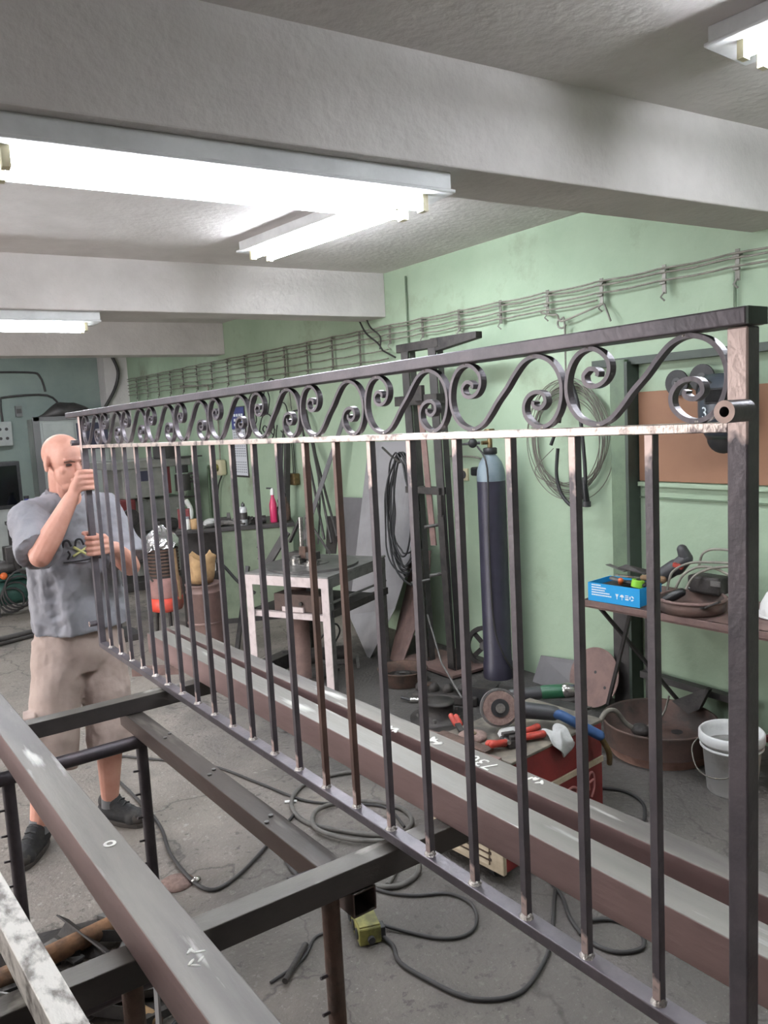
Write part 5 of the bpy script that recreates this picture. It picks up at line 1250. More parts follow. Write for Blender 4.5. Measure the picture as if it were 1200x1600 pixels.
for x, y, s_, lb in ((.905, .11, 1.0, 'dark green bottle right of the pink bottle on the bench'), (.96, .16, 1.25, 'dark brown bottle at the right end of the bench')):
    t = tool('oil_bottle', lb, 'bottle'); c = on_bench(x, y)
    MB().lathe([(.030*s_, 0), (.034*s_, .01), (.034*s_, .10*s_), (.016, .145*s_), (.014, .15*s_), (.014, .17*s_)], c, 20).build('bottle_body', M['bottle'] if s_ == 1 else M['rust'], t); MB().lathe([(.018, .17*s_), (.018, .195*s_)], c, 14).build('screw_cap', M['black'], t); setbase(t)
t = tool('oil_can', 'round dark tin lying between the spray can and the pink bottle', 'tin'); c = on_bench(.73, .08)
MB().cyl(c+V(0, 0, .035)-bd_*.04, c+V(0, 0, .035)+bd_*.04, .034, 20).build('tin_body', M['scrap'], t, bevel=.003); MB().cyl(c+V(0, 0, .035)+bd_*.0402, c+V(0, 0, .035)+bd_*.044, .024, 18).build('tin_lid', M['scrap_grey'], t); setbase(t)
t = tool('yellow_cup', 'small orange tan cup on the left of the bench', 'cup'); c = on_bench(.145, .04)
MB().lathe([(.032, 0), (.036, .085), (.030, .085), (.026, .01), (.001, .01)], c, 20, None, 1, 1, False).build('cup_body', M['paper'], t); MB().cyl(c+V(0, 0, .055), c+V(0, 0, .058), .029, 18).build('contents', M['rust'], t); setbase(t)
t = tool('white_jar', 'small white jar with dark red box behind it on the bench', 'jar'); c = on_bench(.075, .05)
MB().lathe([(.03, 0), (.032, .01), (.032, .075), (.022, .09)], c, 20).build('jar_body', M['bucket'], t); MB().lathe([(.026, .09), (.026, .108)], c, 18).build('lid', M['poster_grey'], t); setbase(t)
t = tool('red_box', 'dark red box standing at the left end of the bench', 'box'); c = on_bench(.05, .16); MB().box(c+V(0, 0, .08), (.10, .06, .16), bm_).build('box_body', M['darkred'], t, bevel=.003); MB().box(c+V(0, 0, .163), (.102, .062, .006), bm_).build('box_lid', M['darkred'], t); setbase(t)
rr = random.Random(21)
lab = ['crumpled pale rag on the bench left of the spray can', 'heap of dark fittings on the bench', 'bright steel rods heaped on the bench', 'small dark vise block on the bench', 'dull tin scoop on the bench', 'bent grey bracket on the bench']
t = tool('rag', lab[0], 'rag'); c = on_bench(.28, .10)
MB().ell(c+V(0, 0, .035), (.075, .055, .04), RZ(.4), 14, 9).build('cloth', M['rag'], t); MB().ell(c+bd_*.06+V(0, 0, .02), (.05, .04, .022), None, 12, 8).build('cloth_fold', M['cream'], t); setbase(t)
for k in range(7):
    c = on_bench(.24+.045*k, .05+.03*rr.random()); an = rr.uniform(-.9, .9); dd = RZ(an) @ bd_
    MB().bar(c+V(0, 0, .012+.006*k)-dd*.09, c+V(0, 0, .016+.010*(k % 3))+dd*.09, .022, .016).build('bench_tool', M['chrome'] if k % 3 == 0 else M['scrap_grey'], None, ['short bright bar at the left of the bench clutter', 'grey bar second in the bench clutter', 'grey bar third in the bench clutter', 'bright bar in the middle of the bench clutter', 'grey bar right of the middle bench clutter', 'grey bar near the spray can on the bench', 'bright bar just left of the spray can'][k], 'tool')
t = tool('bench_vise', lab[3], 'vise'); c = on_bench(.40, .14)
MB().box(c+V(0, 0, .035), (.12, .08, .07), bm_).build('vise_base', M['scrap'], t, bevel=.008); MB().box(c+bd_*.04+V(0, 0, .085), (.03, .09, .04), bm_).build('jaw', M['scrap_grey'], t, bevel=.004); MB().cyl(c-bd_*.12+V(0, 0, .05), c-bd_*.05+V(0, 0, .05), .010, 10).build('screw', M['chrome'], t); setbase(t)
t = tool('tin_scoop', lab[4], 'tin'); c = on_bench(.505, .08); MB().cap(c+V(0, 0, .03), c+bd_*.05+V(0, 0, .03), .028, .022).build('scoop_body', M['can'], t); MB().cyl(c+V(0, 0, .03), c-bd_*.07+V(0, 0, .045), .007, 8).build('handle', M['scrap_grey'], t); setbase(t)
t = tool('pipe_fittings', lab[1], 'fittings'); c = on_bench(.66, .12)
for k in range(4): MB().ring(c+V(rr.uniform(-.06, .06), rr.uniform(-.03, .05), .0), c+V(rr.uniform(-.06, .06), rr.uniform(-.03, .05), .05), .022, .014, 14).build('pipe_piece', M['scrap'], t)
setbase(t)
# drum with paper sack
dr = V(2.225, 5.58, 0)
t = thing('oil_drum', 'brown steel drum standing before the bench', 'drum', dr)
MB().lathe([(.128, 0), (.128, .49), (.132, .495), (.132, .505), (.128, .51), (.128, .545), (.133, .55), (.133, .56), (.126, .562), (.124, .54), (.001, .54)], dr, 36, None, 1, 1, False).build('drum_body', M['drum'], t)
MB().lathe([(.129, .26), (.134, .266), (.134, .274), (.129, .28)], dr, 36, None, 1, 1, False).build('rolling_hoop', M['drum'], t)
t = tool('paper_sack', 'torn brown paper sack standing on the drum', 'sack')
b = MB(); vs = []; n_ = 16
for j, (z, r) in enumerate(((.562, .075), (.60, .088), (.66, .090), (.72, .092), (.765, .098))):
    for k in range(n_):
        a = 2*math.pi*k/n_; rr_ = r*(1+.10*math.sin(3*a+j)); rr_ *= 1/max(abs(math.cos(a)), abs(math.sin(a)))**.5
        vs.append(dr+V(rr_*math.cos(a), rr_*math.sin(a)*.8, z+(.03*math.sin(4*a) if j == 4 else 0)))
b.add(vs, [(j*n_+k, j*n_+(k+1) % n_, (j+1)*n_+(k+1) % n_, (j+1)*n_+k) for j in range(4) for k in range(n_)], True); b.add(vs[:n_], [tuple(range(n_-1, -1, -1))])
o = b.build('sack_body', M['paper'], t); m_ = o.modifiers.new('thick', 'SOLIDIFY'); m_.thickness = .005
MB().ell(dr+V(.02, 0, .68), (.07, .06, .05), None, 12, 8).build('scrap_inside', M['scrap'], t); setbase(t)
MB().bar((2.42, 5.50, .02), (2.66, 5.72, .60), .03, .03).build('leaning_bar', M['machine_dark'], None, 'dark bar slanting between the drum and the white framed table', 'steel bar')
MB().tube(spline([(2.36, 5.75, .71), (2.42, 5.66, .66), (2.50, 5.55, .52), (2.58, 5.45, .44)], 5), .012, 8).build('black_lever', M['black'], None, 'black lever with round knob right of the paper sack', 'lever')
# red tank with capped motor
rc = V(2.17, 6.25, 0)
t = thing('red_compressor', 'orange red tank unit with a dark ribbed motor on top behind the drum', 'compressor', rc)
MB().lathe([(.06, .24), (.125, .26), (.135, .29), (.135, .365), (.12, .37)], rc, 32).build('tank_bottom', M['orangered'], t, label='orange red tank bottom')
MB().lathe([(.134, .37), (.137, .38), (.135, .50), (.11, .535), (.06, .54)], rc, 32).build('tank', M['dustpink'], t)
for a in range(3): MB().cyl(rc+V(.10*math.cos(a*2.1+.4), .10*math.sin(a*2.1+.4), 0), rc+V(.08*math.cos(a*2.1+.4), .08*math.sin(a*2.1+.4), .27), .014, 10).build('leg', M['scrap'], t)
MB().cyl(rc+V(0, 0, .53), rc+V(0, 0, .78), .115, 28).build('motor', M['scrap'], t)
for k in range(8): MB().ring(rc+V(0, 0, .55+.028*k), rc+V(0, 0, .562+.028*k), .126, .112, 28).build('cooling_fin', M['rust'], t)
MB().tube(spline([rc+V(-.10, -.08, .80), rc+V(-.17, -.09, .72), rc+V(-.16, -.10, .58), rc+V(-.13, -.10, .52)], 5), .008, 8).build('air_pipe', M['scrap_grey'], t)
MB().bar(rc+V(.07, -.13, .35), rc+V(.055, -.12, .76), .03, .015, (1, 0, 0)).build('brace', M['wood'], t)
t = tool('foil_cap', 'crumpled silver foil cap over the ribbed motor', 'foil'); b = MB(); vs = []; n_ = 24; rr = random.Random(9)
for j in range(8):
    w = j/7; z = .94-.17*w; r = .135*math.sin(min(1, w*1.15+.08)*math.pi/2)
    for k in range(n_):
        a = 2*math.pi*k/n_; f = 1+rr.uniform(-.07, .07); vs.append(rc+V(r*f*math.cos(a), r*f*math.sin(a), z+rr.uniform(-.012, .012)-(.05*max(0, math.sin(a*1+5.4)) if j == 7 else 0)))
b.add(vs, [((j+1)*n_+k, (j+1)*n_+(k+1) % n_, j*n_+(k+1) % n_, j*n_+k) for j in range(7) for k in range(n_)], False); b.add(vs[:n_], [tuple(range(n_))])
b.build('foil_sheet', M['foil'], t); setbase(t)
# dark stand left of it
t = tool('black_stand', 'dark stand with black hoses between the man and the red tank', 'stand')
MB().bb((1.86, 6.60, 0), (1.90, 6.64, .95)).build('post', M['machine_dark'], t); MB().bb((1.72, 6.45, 0), (2.02, 6.80, .05)).build('foot', M['machine_dark'], t)
for k in range(4): MB().tube(spline([(1.80+.01*k, 6.55, .10), (1.66+.02*k, 6.5, .30+.04*k), (1.74, 6.52, .50+.03*k), (1.88, 6.58, .42)], 5), .016, 8).build('hose_loop', M['black'], t)
MB().ell((1.78, 6.5, .46), (.05, .04, .03), None, 12, 8).build('bright_fitting', M['chrome'], t); MB().ell((1.80, 6.48, .33), (.06, .05, .03), None, 12, 8).build('bright_fitting', M['chrome'], t); setbase(t)
MB().prism([(1.62, 5.50, 0), (1.90, 5.30, 0), (1.95, 5.36, 0), (1.66, 5.57, 0)], (0, 0, .05)).build('wood_offcut', M['rust_brown'], None, 'brown offcut block on the floor at the far end of the square tubes', 'block')

# ================================================================ milling machine
t = thing('milling_machine', 'large grey milling machine by the wall behind the bench', 'machine', (3.0, 8.7, 0))
def mb_(a, b_, nm, m, bev=.012, lb=None): return MB().bb(a, b_).build(nm, m, t, bevel=bev, label=lb)
mb_((2.45, 8.45, 0), (3.45, 9.5, .10), 'base', M['machine_dark']); mb_((2.75, 8.75, .10), (3.35, 9.4, .95), 'column', M['machine'])
mb_((2.40, 8.50, .52), (3.35, 8.95, .60), 'work_table', M['machine_dark']); mb_((2.55, 8.55, .28), (3.1, 8.95, .52), 'knee', M['machine_dark'])
mb_((2.62, 8.60, .98), (3.12, 9.35, 1.33), 'head_stock', M['machine']); mb_((2.50, 8.55, 1.30), (3.38, 9.4, 1.385), 'top_cover', M['machine'])
mb_((2.79, 8.595, 1.16), (2.90, 8.60, 1.27), 'name_plate', M['navy'], .002); mb_((3.12, 8.62, 1.0), (3.16, 9.3, 1.33), 'red_edge', M['darkred'], .004)
mb_((3.06, 8.60, 1.385), (3.28, 8.85, 1.53), 'motor_box', M['machine_dark']); mb_((3.16, 8.5, 1.385), (3.5, 8.7, 1.40), 'top_plate', M['machine_dark'], .003)
MB().cyl((3.28, 8.58, 1.02), (3.28, 8.58, 1.20), .085, 24).build('drill_motor', M['machine_dark'], t, bevel=.02); MB().cyl((3.28, 8.58, 1.22), (3.28, 8.58, 1.30), .07, 22).build('pulley', M['black'], t); MB().cyl((3.28, 8.58, .86), (3.28, 8.58, 1.02), .035, 16).build('spindle', M['chrome'], t)
for k in range(3): MB().cyl((3.34, 8.56, 1.20-.045*k), (3.42, 8.50, 1.21-.045*k), .012, 8).build('lever', M['scrap'], t)
MB().cyl((3.25, 8.5, .95), (3.40, 8.5, .95), .010, 8).build('feed_handle', M['scrap'], t)
MB().bar((2.72, 8.50, 1.02), (2.84, 8.50, .95), .02, .012).build('bright_lever', M['chrome'], t)
MB().cyl((2.62, 8.46, .80), (2.62, 8.40, .80), .09, 22).build('hand_wheel', M['scrap'], t); MB().cyl((2.85, 8.46, .42), (2.85, 8.40, .42), .10, 22).build('hand_wheel', M['scrap'], t)
mb_((2.50, 8.55, .60), (2.80, 8.85, .78), 'vise', M['machine_dark']); mb_((2.95, 8.58, .60), (3.2, 8.82, .72), 'dividing_head', M['machine_dark'], .03)
mb_((2.52, 8.52, .78), (2.72, 8.75, .98), 'gear_box', M['darkred'], .02)
t = tool('white_hose', 'white plastic hose hanging at the right of the milling machine', 'hose'); MB().tube(spline([(3.24, 8.42, .92), (3.26, 8.36, .82), (3.25, 8.36, .70), (3.28, 8.40, .62)], 5), .028, 10).build('hose_body', M['bucket'], t); setbase(t)

# ================================================================ the far wall: locker, panels, compressor heap
t = thing('steel_locker', 'tall pale steel locker standing at the far wall behind the man', 'locker', (2.75, 11.3, 0))
MB().bb((2.33, 11.05, 0), (3.25, 11.58, 1.93)).build('locker_body', M['locker'], t, bevel=.006); MB().bb((2.285, 11.03, 0), (2.37, 11.06, 1.95)).build('side_edge', M['locker_dark'], t); MB().bb((2.30, 11.03, 1.90), (3.27, 11.06, 1.95)).build('top_edge', M['locker_dark'], t)
MB().bb((2.40, 11.03, .08), (2.79, 11.05, 1.87)).build('door', M['locker'], t, bevel=.004); o = MB().bb((2.82, 11.03, .08), (3.22, 11.05, 1.87)).build('door', M['locker'], t, bevel=.004); MB().bb((2.82, 11.02, 1.50), (3.22, 11.03, 1.85)).build('navy_panel', M['navy'], o)
t = tool('dark_tarp', 'dark low heap lying on top of the pale locker', 'tarp')
vs = []; n_ = 14
for k in range(n_+1):
    u = k/n_; x = 2.42+.80*u; hgt = .19*max(0, min(1, u*3.2))*max(0, min(1, (1-u)*2.4)) + .012*math.sin(9*u)*min(1, 6*u*(1-u))
    for y, f in ((11.08, 0), (11.14, .75), (11.26, 1), (11.40, .7), (11.52, 0)): vs.append((x, y, 1.953+max(0, hgt)*f))
MB().add(vs, [(k*5+j, (k+1)*5+j, (k+1)*5+j+1, k*5+j+1) for k in range(n_) for j in range(4)]+[(k*5+4, (k+1)*5+4, (k+1)*5, k*5) for k in range(n_)], True).build('heap', M['machine_dark'], t); MB().bb((2.60, 11.1, 1.952), (2.95, 11.35, 1.99)).build('folded_edge', M['black'], t); setbase(t)
t = thing('fuse_box', 'pale fuse box on the far wall near the left picture edge', 'fuse box', (2.02, 11.55, 1.60))
MB().bb((1.90, 11.48, 1.60), (2.12, 11.6, 1.92)).build('box', M['locker'], t, bevel=.012)
for z in (1.70, 1.82):
    for x in (1.97, 2.05): MB().cyl((x, 11.48, z), (x, 11.465, z), .02, 12).build('knob', M['machine_dark'], t)
MB().tube(spline([(2.03, 11.57, 1.92), (2.03, 11.57, 2.18), (2.10, 11.57, 2.24), (2.62, 11.57, 2.25), (2.78, 11.57, 2.08), (2.8, 11.57, 2.02)], 4), .014, 6).build('wall_conduit', M['machine_dark'], None, 'dark conduit looping from the fuse box over the locker', 'conduit')
MB().tube(spline([(1.6, 11.57, 2.56), (2.4, 11.57, 2.56), (2.55, 11.57, 2.50), (2.6, 11.57, 2.30)], 4), .014, 6).build('wall_conduit', M['machine_dark'], None, 'dark conduit running high on the far wall to the left', 'conduit')
t = thing('vent_box', 'small grey box high on the far wall above the locker', 'wall box', (2.24, 11.55, 2.0)); MB().bb((2.2, 11.55, 1.98), (2.28, 11.6, 2.12)).build('box', M['locker_dark'], t); MB().bb((2.21, 11.545, 2.02), (2.27, 11.55, 2.08)).build('cover', M['machine_dark'], t)
t = thing('black_cabinet', 'black flat cabinet at the left picture edge behind the man', 'cabinet', (1.90, 10.6, 0))
MB().bb((1.62, 10.5, .85), (1.98, 10.75, 1.42)).build('black_case', M['black'], t, bevel=.008); MB().bb((1.66, 10.49, .90), (1.94, 10.5, 1.37)).build('dark_screen', M['glass_dark'], t); MB().bb((1.66, 10.52, 0), (1.94, 10.75, .85)).build('pedestal', M['locker'], t)
t = thing('side_table', 'low dark table carrying bottles beside the black cabinet', 'table', (2.1, 10.2, 0)); MB().bb((1.72, 9.95, .68), (2.5, 10.35, .72)).build('table_top', M['machine_dark'], t)
for x in (1.76, 2.46):
    for y in (9.98, 10.32): MB().bb((x-.02, y-.02, 0), (x+.02, y+.02, .68)).build('leg', M['machine_dark'], t)
t = tool('blue_bottle', 'blue bottle standing on the low dark table by the far wall', 'bottle'); MB().lathe([(.05, .721), (.06, .73), (.06, .90), (.025, .96), (.025, .99)], (1.93, 10.05, 0), 18).build('bottle_body', M['bluebottle'], t); MB().lathe([(.03, .99), (.03, 1.02)], (1.93, 10.05, 0), 12).build('cap', M['black'], t); setbase(t)
t = tool('grey_flask', 'grey flask right of the blue bottle on the low dark table', 'bottle'); MB().lathe([(.05, .721), (.055, .84), (.03, .90), (.03, .95)], (2.2, 10.08, 0), 18).build('bottle_body', M['scrap_grey'], t); MB().lathe([(.035, .95), (.03, .99)], (2.2, 10.08, 0), 12).build('cap', M['locker'], t); setbase(t)
t = thing('air_compressor', 'green air compressor with dark flywheel at the left picture edge', 'compressor', (1.40, 8.35, 0))
MB().cap((1.20, 8.40, .22), (1.62, 8.40, .22), .13, .13).build('tank', M['greenmachine'], t); MB().bb((1.22, 8.28, .35), (1.56, 8.52, .40)).build('bed_plate', M['greenmachine'], t)
MB().cap((1.30, 8.38, .46), (1.44, 8.38, .46), .075, .065).build('motor', M['machine_dark'], t); MB().ring((1.54, 8.27, .50), (1.54, 8.33, .50), .12, .085, 26).build('flywheel', M['scrap'], t); MB().cyl((1.54, 8.28, .50), (1.54, 8.36, .50), .03, 12).build('flywheel_hub', M['scrap_grey'], t)
for a in range(4): MB().bar((1.54, 8.30, .50), (1.54+.1*math.cos(a*1.57+.4), 8.30, .50+.1*math.sin(a*1.57+.4)), .02, .012).build('spoke', M['scrap'], t)
MB().bb((1.36, 8.34, .50), (1.48, 8.48, .66)).build('cylinder_head', M['machine_dark'], t, bevel=.01); MB().ell((1.315, 8.26, .40), (.035, .03, .035), None, 12, 8).build('orange_knob', M['orange'], t)
for k in range(4): MB().tube([(1.36+.03*k+(.11+.015*k)*math.cos(a*.393), 8.24-.03*k, .16+(.13+.02*k)*math.sin(a*.393)*.9+.04*k) for a in range(16)], .010, 7, True).build('hose_loop', M['cord'], t)
for x in (1.24, 1.58): MB().bb((x-.02, 8.30, 0), (x+.02, 8.5, .10)).build('foot', M['scrap'], t)
MB().tube([(.95, 7.25, .025), (1.62, 7.42, .025)], .022, 10).build('floor_pipe', M['machine_dark'], None, 'dark pipe lying on the floor at the left picture edge', 'pipe'); MB().tube([(.95, 7.10, .02), (1.62, 7.30, .02)], .016, 10).build('floor_pipe', M['scrap'], None, 'thinner dark pipe lying before the other at the left picture edge', 'pipe')
MB().tube(spline([(1.62, 8.10, .35), (1.72, 7.9, .12), (1.68, 7.7, .02), (1.80, 7.5, .014)], 5), .012, 8).build('air_hose', M['cord'], None, 'dark air hose dropping from the compressor to the floor', 'hose')

# ================================================================ scrap on the floor behind the square tubes
t = tool('wheel_ring', 'dark rusty wheel ring lying on the floor before the press frame', 'ring'); c = V(2.93, 4.08, 0)
MB().lathe([(.12, 0), (.155, .005), (.155, .085), (.165, .09), (.160, .096), (.145, .09), (.142, .01)], c, 36, None, 1, 1, False).build('rim', M['rust'], t); MB().lathe([(.142, .03), (.06, .045), (.055, .06), (.03, .06), (.03, .045)], c, 32, None, 1, 1, False).build('web', M['scrap'], t); setbase(t)
t = tool('wheel_hub', 'dark wheel hub standing on a flat disc behind the far square tube', 'wheel hub'); c = V(2.70, 3.42, 0)
MB().lathe([(.17, 0), (.17, .018), (.09, .022), (.075, .03), (.075, .09), (.085, .095), (.085, .105), (.03, .105)], c, 36, None, 1, 1, True).build('hub_body', M['scrap'], t)
for k in range(5): MB().cyl(c+V(.12*math.cos(k*1.257), .12*math.sin(k*1.257), .018), c+V(.12*math.cos(k*1.257), .12*math.sin(k*1.257), .04), .010, 8).build('stud', M['scrap_grey'], t)
setbase(t)
t = tool('toothed_casting', 'dark lumpy toothed casting lying left of the black box on the floor', 'casting'); c = V(2.92, 3.62, 0)
MB().bar(c+V(-.13, .16, .03), c+V(.10, -.18, .03), .13, .06).build('casting_bar', M['scrap'], t, bevel=.012)
for k in range(5): MB().ell(lerp(c+V(-.10, .13, .075), c+V(.09, -.16, .075), k/4), (.035, .03, .035), None, 10, 7).build('tooth', M['scrap'], t)
setbase(t)
t = tool('black_box', 'small black open box on the floor beside the gas cylinder', 'box'); c = V(3.05, 3.42, 0)
MB().box(c+V(0, 0, .055), (.12, .13, .11), RZ(.5)).build('box_body', M['black'], t, bevel=.006); MB().box(c+V(0, 0, .113), (.13, .14, .006), RZ(.5)).build('dusty_lid', M['scrap'], t); setbase(t)
t = tool('iron_pulley', 'dark iron pulley wheel leaning between the press frame and the gas cylinder', 'wheel'); c = V(3.53, 3.95, .14); ax = V(-.8, -.5, .25).normalized()
MB().ring(c-ax*.02, c+ax*.02, .135, .105, 32).build('rim', M['scrap'], t); MB().cyl(c-ax*.025, c+ax*.03, .03, 16).build('hub', M['scrap_grey'], t)
u = ax.orthogonal().normalized(); w = ax.cross(u)
for k in range(4): MB().bar(c, c+(u*math.cos(k*1.571)+w*math.sin(k*1.571))*.11, .03, .014, ax).build('spoke', M['scrap'], t)
setbase(t)
t = tool('pipe_fitting', 'small bright hose fitting lying on the dark floor before the press frame', 'fitting'); c = V(2.73, 3.74, .018)
MB().cyl(c, c+V(.06, -.05, 0), .016, 12).build('nut', M['chrome'], t); MB().cyl(c, c+V(-.03, .05, .01), .010, 10).build('tail', M['black'], t); setbase(t)
for i, (c, dd, sz, m, lb) in enumerate(((V(2.80, 4.72, .02), V(.5, -.4, 0), (.03, .03), 'scrap_grey', 'small grey pipe offcut under the table'), (V(2.92, 4.60, .02), V(.3, .5, 0), (.02, .02), 'scrap_grey', 'short grey rod under the pointed grey sheet'), (V(2.62, 4.55, .012), V(.6, .3, 0), (.09, .02), 'scrap', 'dark flat piece on the floor under the table'),
      (V(2.46, 3.10, .03), V(.1, -.5, .0), (.07, .06), 'rust_brown', 'brown bar on the floor left of the welding machine'), (V(2.62, 3.22, .012), V(.5, -.2, 0), (.10, .02), 'scrap', 'dark thin plate on the floor behind the far square tube'), (V(2.95, 3.95, .01), V(.6, -.5, 0), (.05, .012), 'rust', 'rusty strip lying on the floor by the press frame'),
      (V(3.20, 3.35, .03), V(.2, -.4, 0), (.12, .06), 'scrap', 'dark iron block on the floor near the gas cylinder foot'), (V(2.45, 4.9, .05), V(.5, .2, .0), (.1, .10), 'scrap', 'dark iron lump on the floor behind the front leg of the table'), (V(2.30, 5.05, .03), V(.3, .4, 0), (.08, .06), 'rust_brown', 'brown iron piece at the foot of the curved sheet'))):
    dd = dd.normalized(); MB().bar(c-dd*.12, c+dd*.12, sz[0], sz[1]).build('iron_offcut', M[m], None, lb, 'iron scrap', bevel=.003)
MB().tube(spline([V(2.78, 4.95, .012), V(2.85, 5.0, .10), V(2.95, 4.95, .22), V(3.02, 4.98, .15), V(3.0, 5.05, .03)], 6), .007, 7).build('bent_wire', M['cord'], None, 'bent dark wire loop under the right of the table', 'wire')
t = tool('steel_pipe_piece', 'thick dark pipe lying under the white framed table', 'pipe'); MB().ring((2.52, 4.95, .055), (2.95, 4.72, .055), .055, .045, 22).build('pipe_wall', M['scrap'], t); setbase(t)

# ================================================================ cords on the floor
def cord(label, pts, r=.0075, m='cord', nm='extension_cable'):
    return MB().tube(spline(pts, 7), r, 8).build(nm, M[m], None, label, 'cord')
cord('black cord looping on the floor right of the man and the trestle leg', [(1.02, 3.95, .009), (1.03, 3.34, .009), (.975, 3.0, .009), (.99, 2.70, .009), (1.12, 2.70, .009), (1.369, 2.87, .009), (1.52, 2.98, .009)])
cord('dark thin cord crossing the floor from the man to the cable loops', [(.98, 4.34, .008), (1.2, 4.05, .008), (1.44, 3.71, .008), (1.54, 3.36, .008), (1.625, 3.05, .008), (1.78, 2.88, .008), (1.86, 2.76, .008), (1.82, 2.58, .008)], .006)
t = thing('cable_loops', 'grey cable lying in loops on the floor under the railing', 'cable', (1.7, 2.8, 0))
MB().tube(spline([(1.99, 3.10, .011), (1.90, 3.18, .011), (1.70, 3.20, .011), (1.56, 3.08, .011), (1.52, 2.90, .011), (1.60, 2.72, .011), (1.74, 2.55, .011), (1.86, 2.58, .013), (1.90, 2.72, .011), (1.80, 2.88, .013), (1.62, 2.93, .022), (1.52, 2.80, .022), (1.58, 2.62, .022), (1.70, 2.50, .014), (1.62, 2.36, .011), (1.52, 2.28, .011)], 6), .010, 8).build('cable', M['floorcable'], t)
cord('cord running from the yellow box up under the near crossbar', [(1.345, 2.22, .02), (1.33, 2.34, .009), (1.30, 2.50, .009), (1.31, 2.66, .009), (1.36, 2.80, .009)], .008)
cord('thin cord making a wide loop right of the yellow box', [(1.35, 2.12, .02), (1.42, 2.02, .008), (1.48, 1.93, .008), (1.55, 1.89, .008), (1.62, 1.91, .008), (1.68, 2.00, .008), (1.66, 2.10, .008), (1.56, 2.17, .008), (1.49, 2.26, .008), (1.47, 2.38, .008), (1.55, 2.45, .008)], .006)
cord('dark cord sweeping from the yellow box along the floor under the railing', [(1.33, 2.08, .02), (1.34, 2.00, .008), (1.31, 1.92, .008), (1.33, 1.80, .008), (1.38, 1.66, .008), (1.50, 1.59, .008), (1.66, 1.64, .008), (1.78, 1.72, .008), (1.92, 1.84, .008), (2.02, 1.92, .008)], .007)
cord('dark cord loop on the floor under the right end of the railing', [(2.0, 1.95, .008), (1.95, 1.83, .008), (1.88, 1.73, .008), (1.84, 1.62, .008), (1.86, 1.53, .008), (1.94, 1.49, .008), (2.0, 1.55, .008), (1.98, 1.64, .008), (1.90, 1.68, .012), (1.84, 1.65, .008)], .007)
cord('thin dark cord curling on the floor right of the welding machine', [(2.55, 2.30, .008), (2.66, 2.30, .008), (2.74, 2.20, .008), (2.72, 2.08, .008), (2.62, 1.99, .008), (2.50, 1.93, .008)], .007)
cord('faint thin cable at the lower middle of the floor', [(.95, 2.1, .006), (1.08, 2.13, .006), (1.17, 2.2, .006), (1.25, 2.17, .012)], .005)
t = thing('junction_box', 'worn yellow green cable junction box on the floor', 'junction box', (1.315, 2.125, 0), -.33)
ORG[t.name] = V(0, 0, 0)
MB().box((0, 0, .035), (.075, .16, .06)).build('box_body', M['yellowbox'], t, bevel=.006); MB().box((0, 0, .067), (.07, .15, .006)).build('lid', M['yellowbox'], t, bevel=.002)
for y in (-.05, 0, .05): MB().cyl((-.0375, y, .035), (-.041, y, .035), .018, 14).build('socket', M['black'], t)
for y in (-.085, .085): MB().cyl((.0, y, .03), (.0, y*1.15, .03), .012, 10).build('cable_gland', M['black'], t)
MB().box((.045, -.05, .03), (.02, .04, .04)).build('plug', M['black'], t, bevel=.004)
MB().cyl((1.545, 3.115, .006), (1.59, 3.085, .006), .006, 10).build('white_stub', M['bucket'], None, 'small white stub lying on the floor beside the cable loops', 'stub')
MB().ring((1.965, 3.88, 0), (1.965, 3.88, .012), .05, .028, 24).build('washer_ring', M['scrap_grey'], None, 'flat steel ring on the floor before the near square tube', 'ring')
MB().lathe([(.062, 0), (.064, .004), (.02, .006), (.012, .004)], (.925, 2.82, .0), 28).build('cutting_disc', M['abrasive'], None, 'thin worn cutting disc lying on the floor by the trestle leg', 'grinding disc')
MB().ell((.985, 2.775, .012), (.02, .014, .011), None, 10, 7).build('steel_nut', M['chrome'], None, 'small bright nut beside the cutting disc on the floor', 'nut')
MB().cyl((1.12, 2.18, .012), (.98, 2.06, .02), .010, 8).build('thin_bar', M['scrap'], None, 'short dark bar on the floor under the near crossbar', 'rod')

# ================================================================ scrap heap under the trestle, lower left
MB().ring((.22, 2.60, .04), (.78, 2.66, .05), .032, .026, 18).build('rusty_pipe', M['orange_rust'], None, 'rusty orange pipe lying in the scrap heap under the trestle', 'pipe', bevel=.002)
def angle(label, p, q, w, roll, m='scrap', th=.005):
    p = V(p); q = V(q); d_ = (q-p).normalized(); s_ = d_.cross(V(0, 0, 1)).normalized(); M3 = R3(roll, d_)
    a = M3 @ s_; c_ = M3 @ V(0, 0, 1)
    b = MB(); b.prism([p, p+a*w, p+a*w+c_*th, p+c_*th+a*th, p+c_*w+a*th, p+c_*w], q-p)
    return b.build('angle_iron', M[m], None, label, 'steel scrap')
angle('dark angle iron offcut with its end raised at the top of the scrap heap', (.52, 2.74, .07), (.62, 2.50, .01), .055, .8, 'scrap')
angle('long dark angle iron at the left of the scrap heap', (.14, 2.70, .01), (.36, 2.42, .03), .06, .5, 'scrap_grey')
angle('dark angle iron lying low beside the rusty pipe', (.42, 2.44, .01), (.68, 2.30, .02), .05, .2, 'scrap')
angle('grey angle iron crossing the scrap heap near the near crossbar', (.36, 2.30, .02), (.80, 2.44, .05), .045, .4, 'scrap_grey')
angle('bright chipped angle iron at the bottom of the scrap heap', (.22, 2.30, .01), (.44, 2.38, .04), .05, .3, 'white_paint')
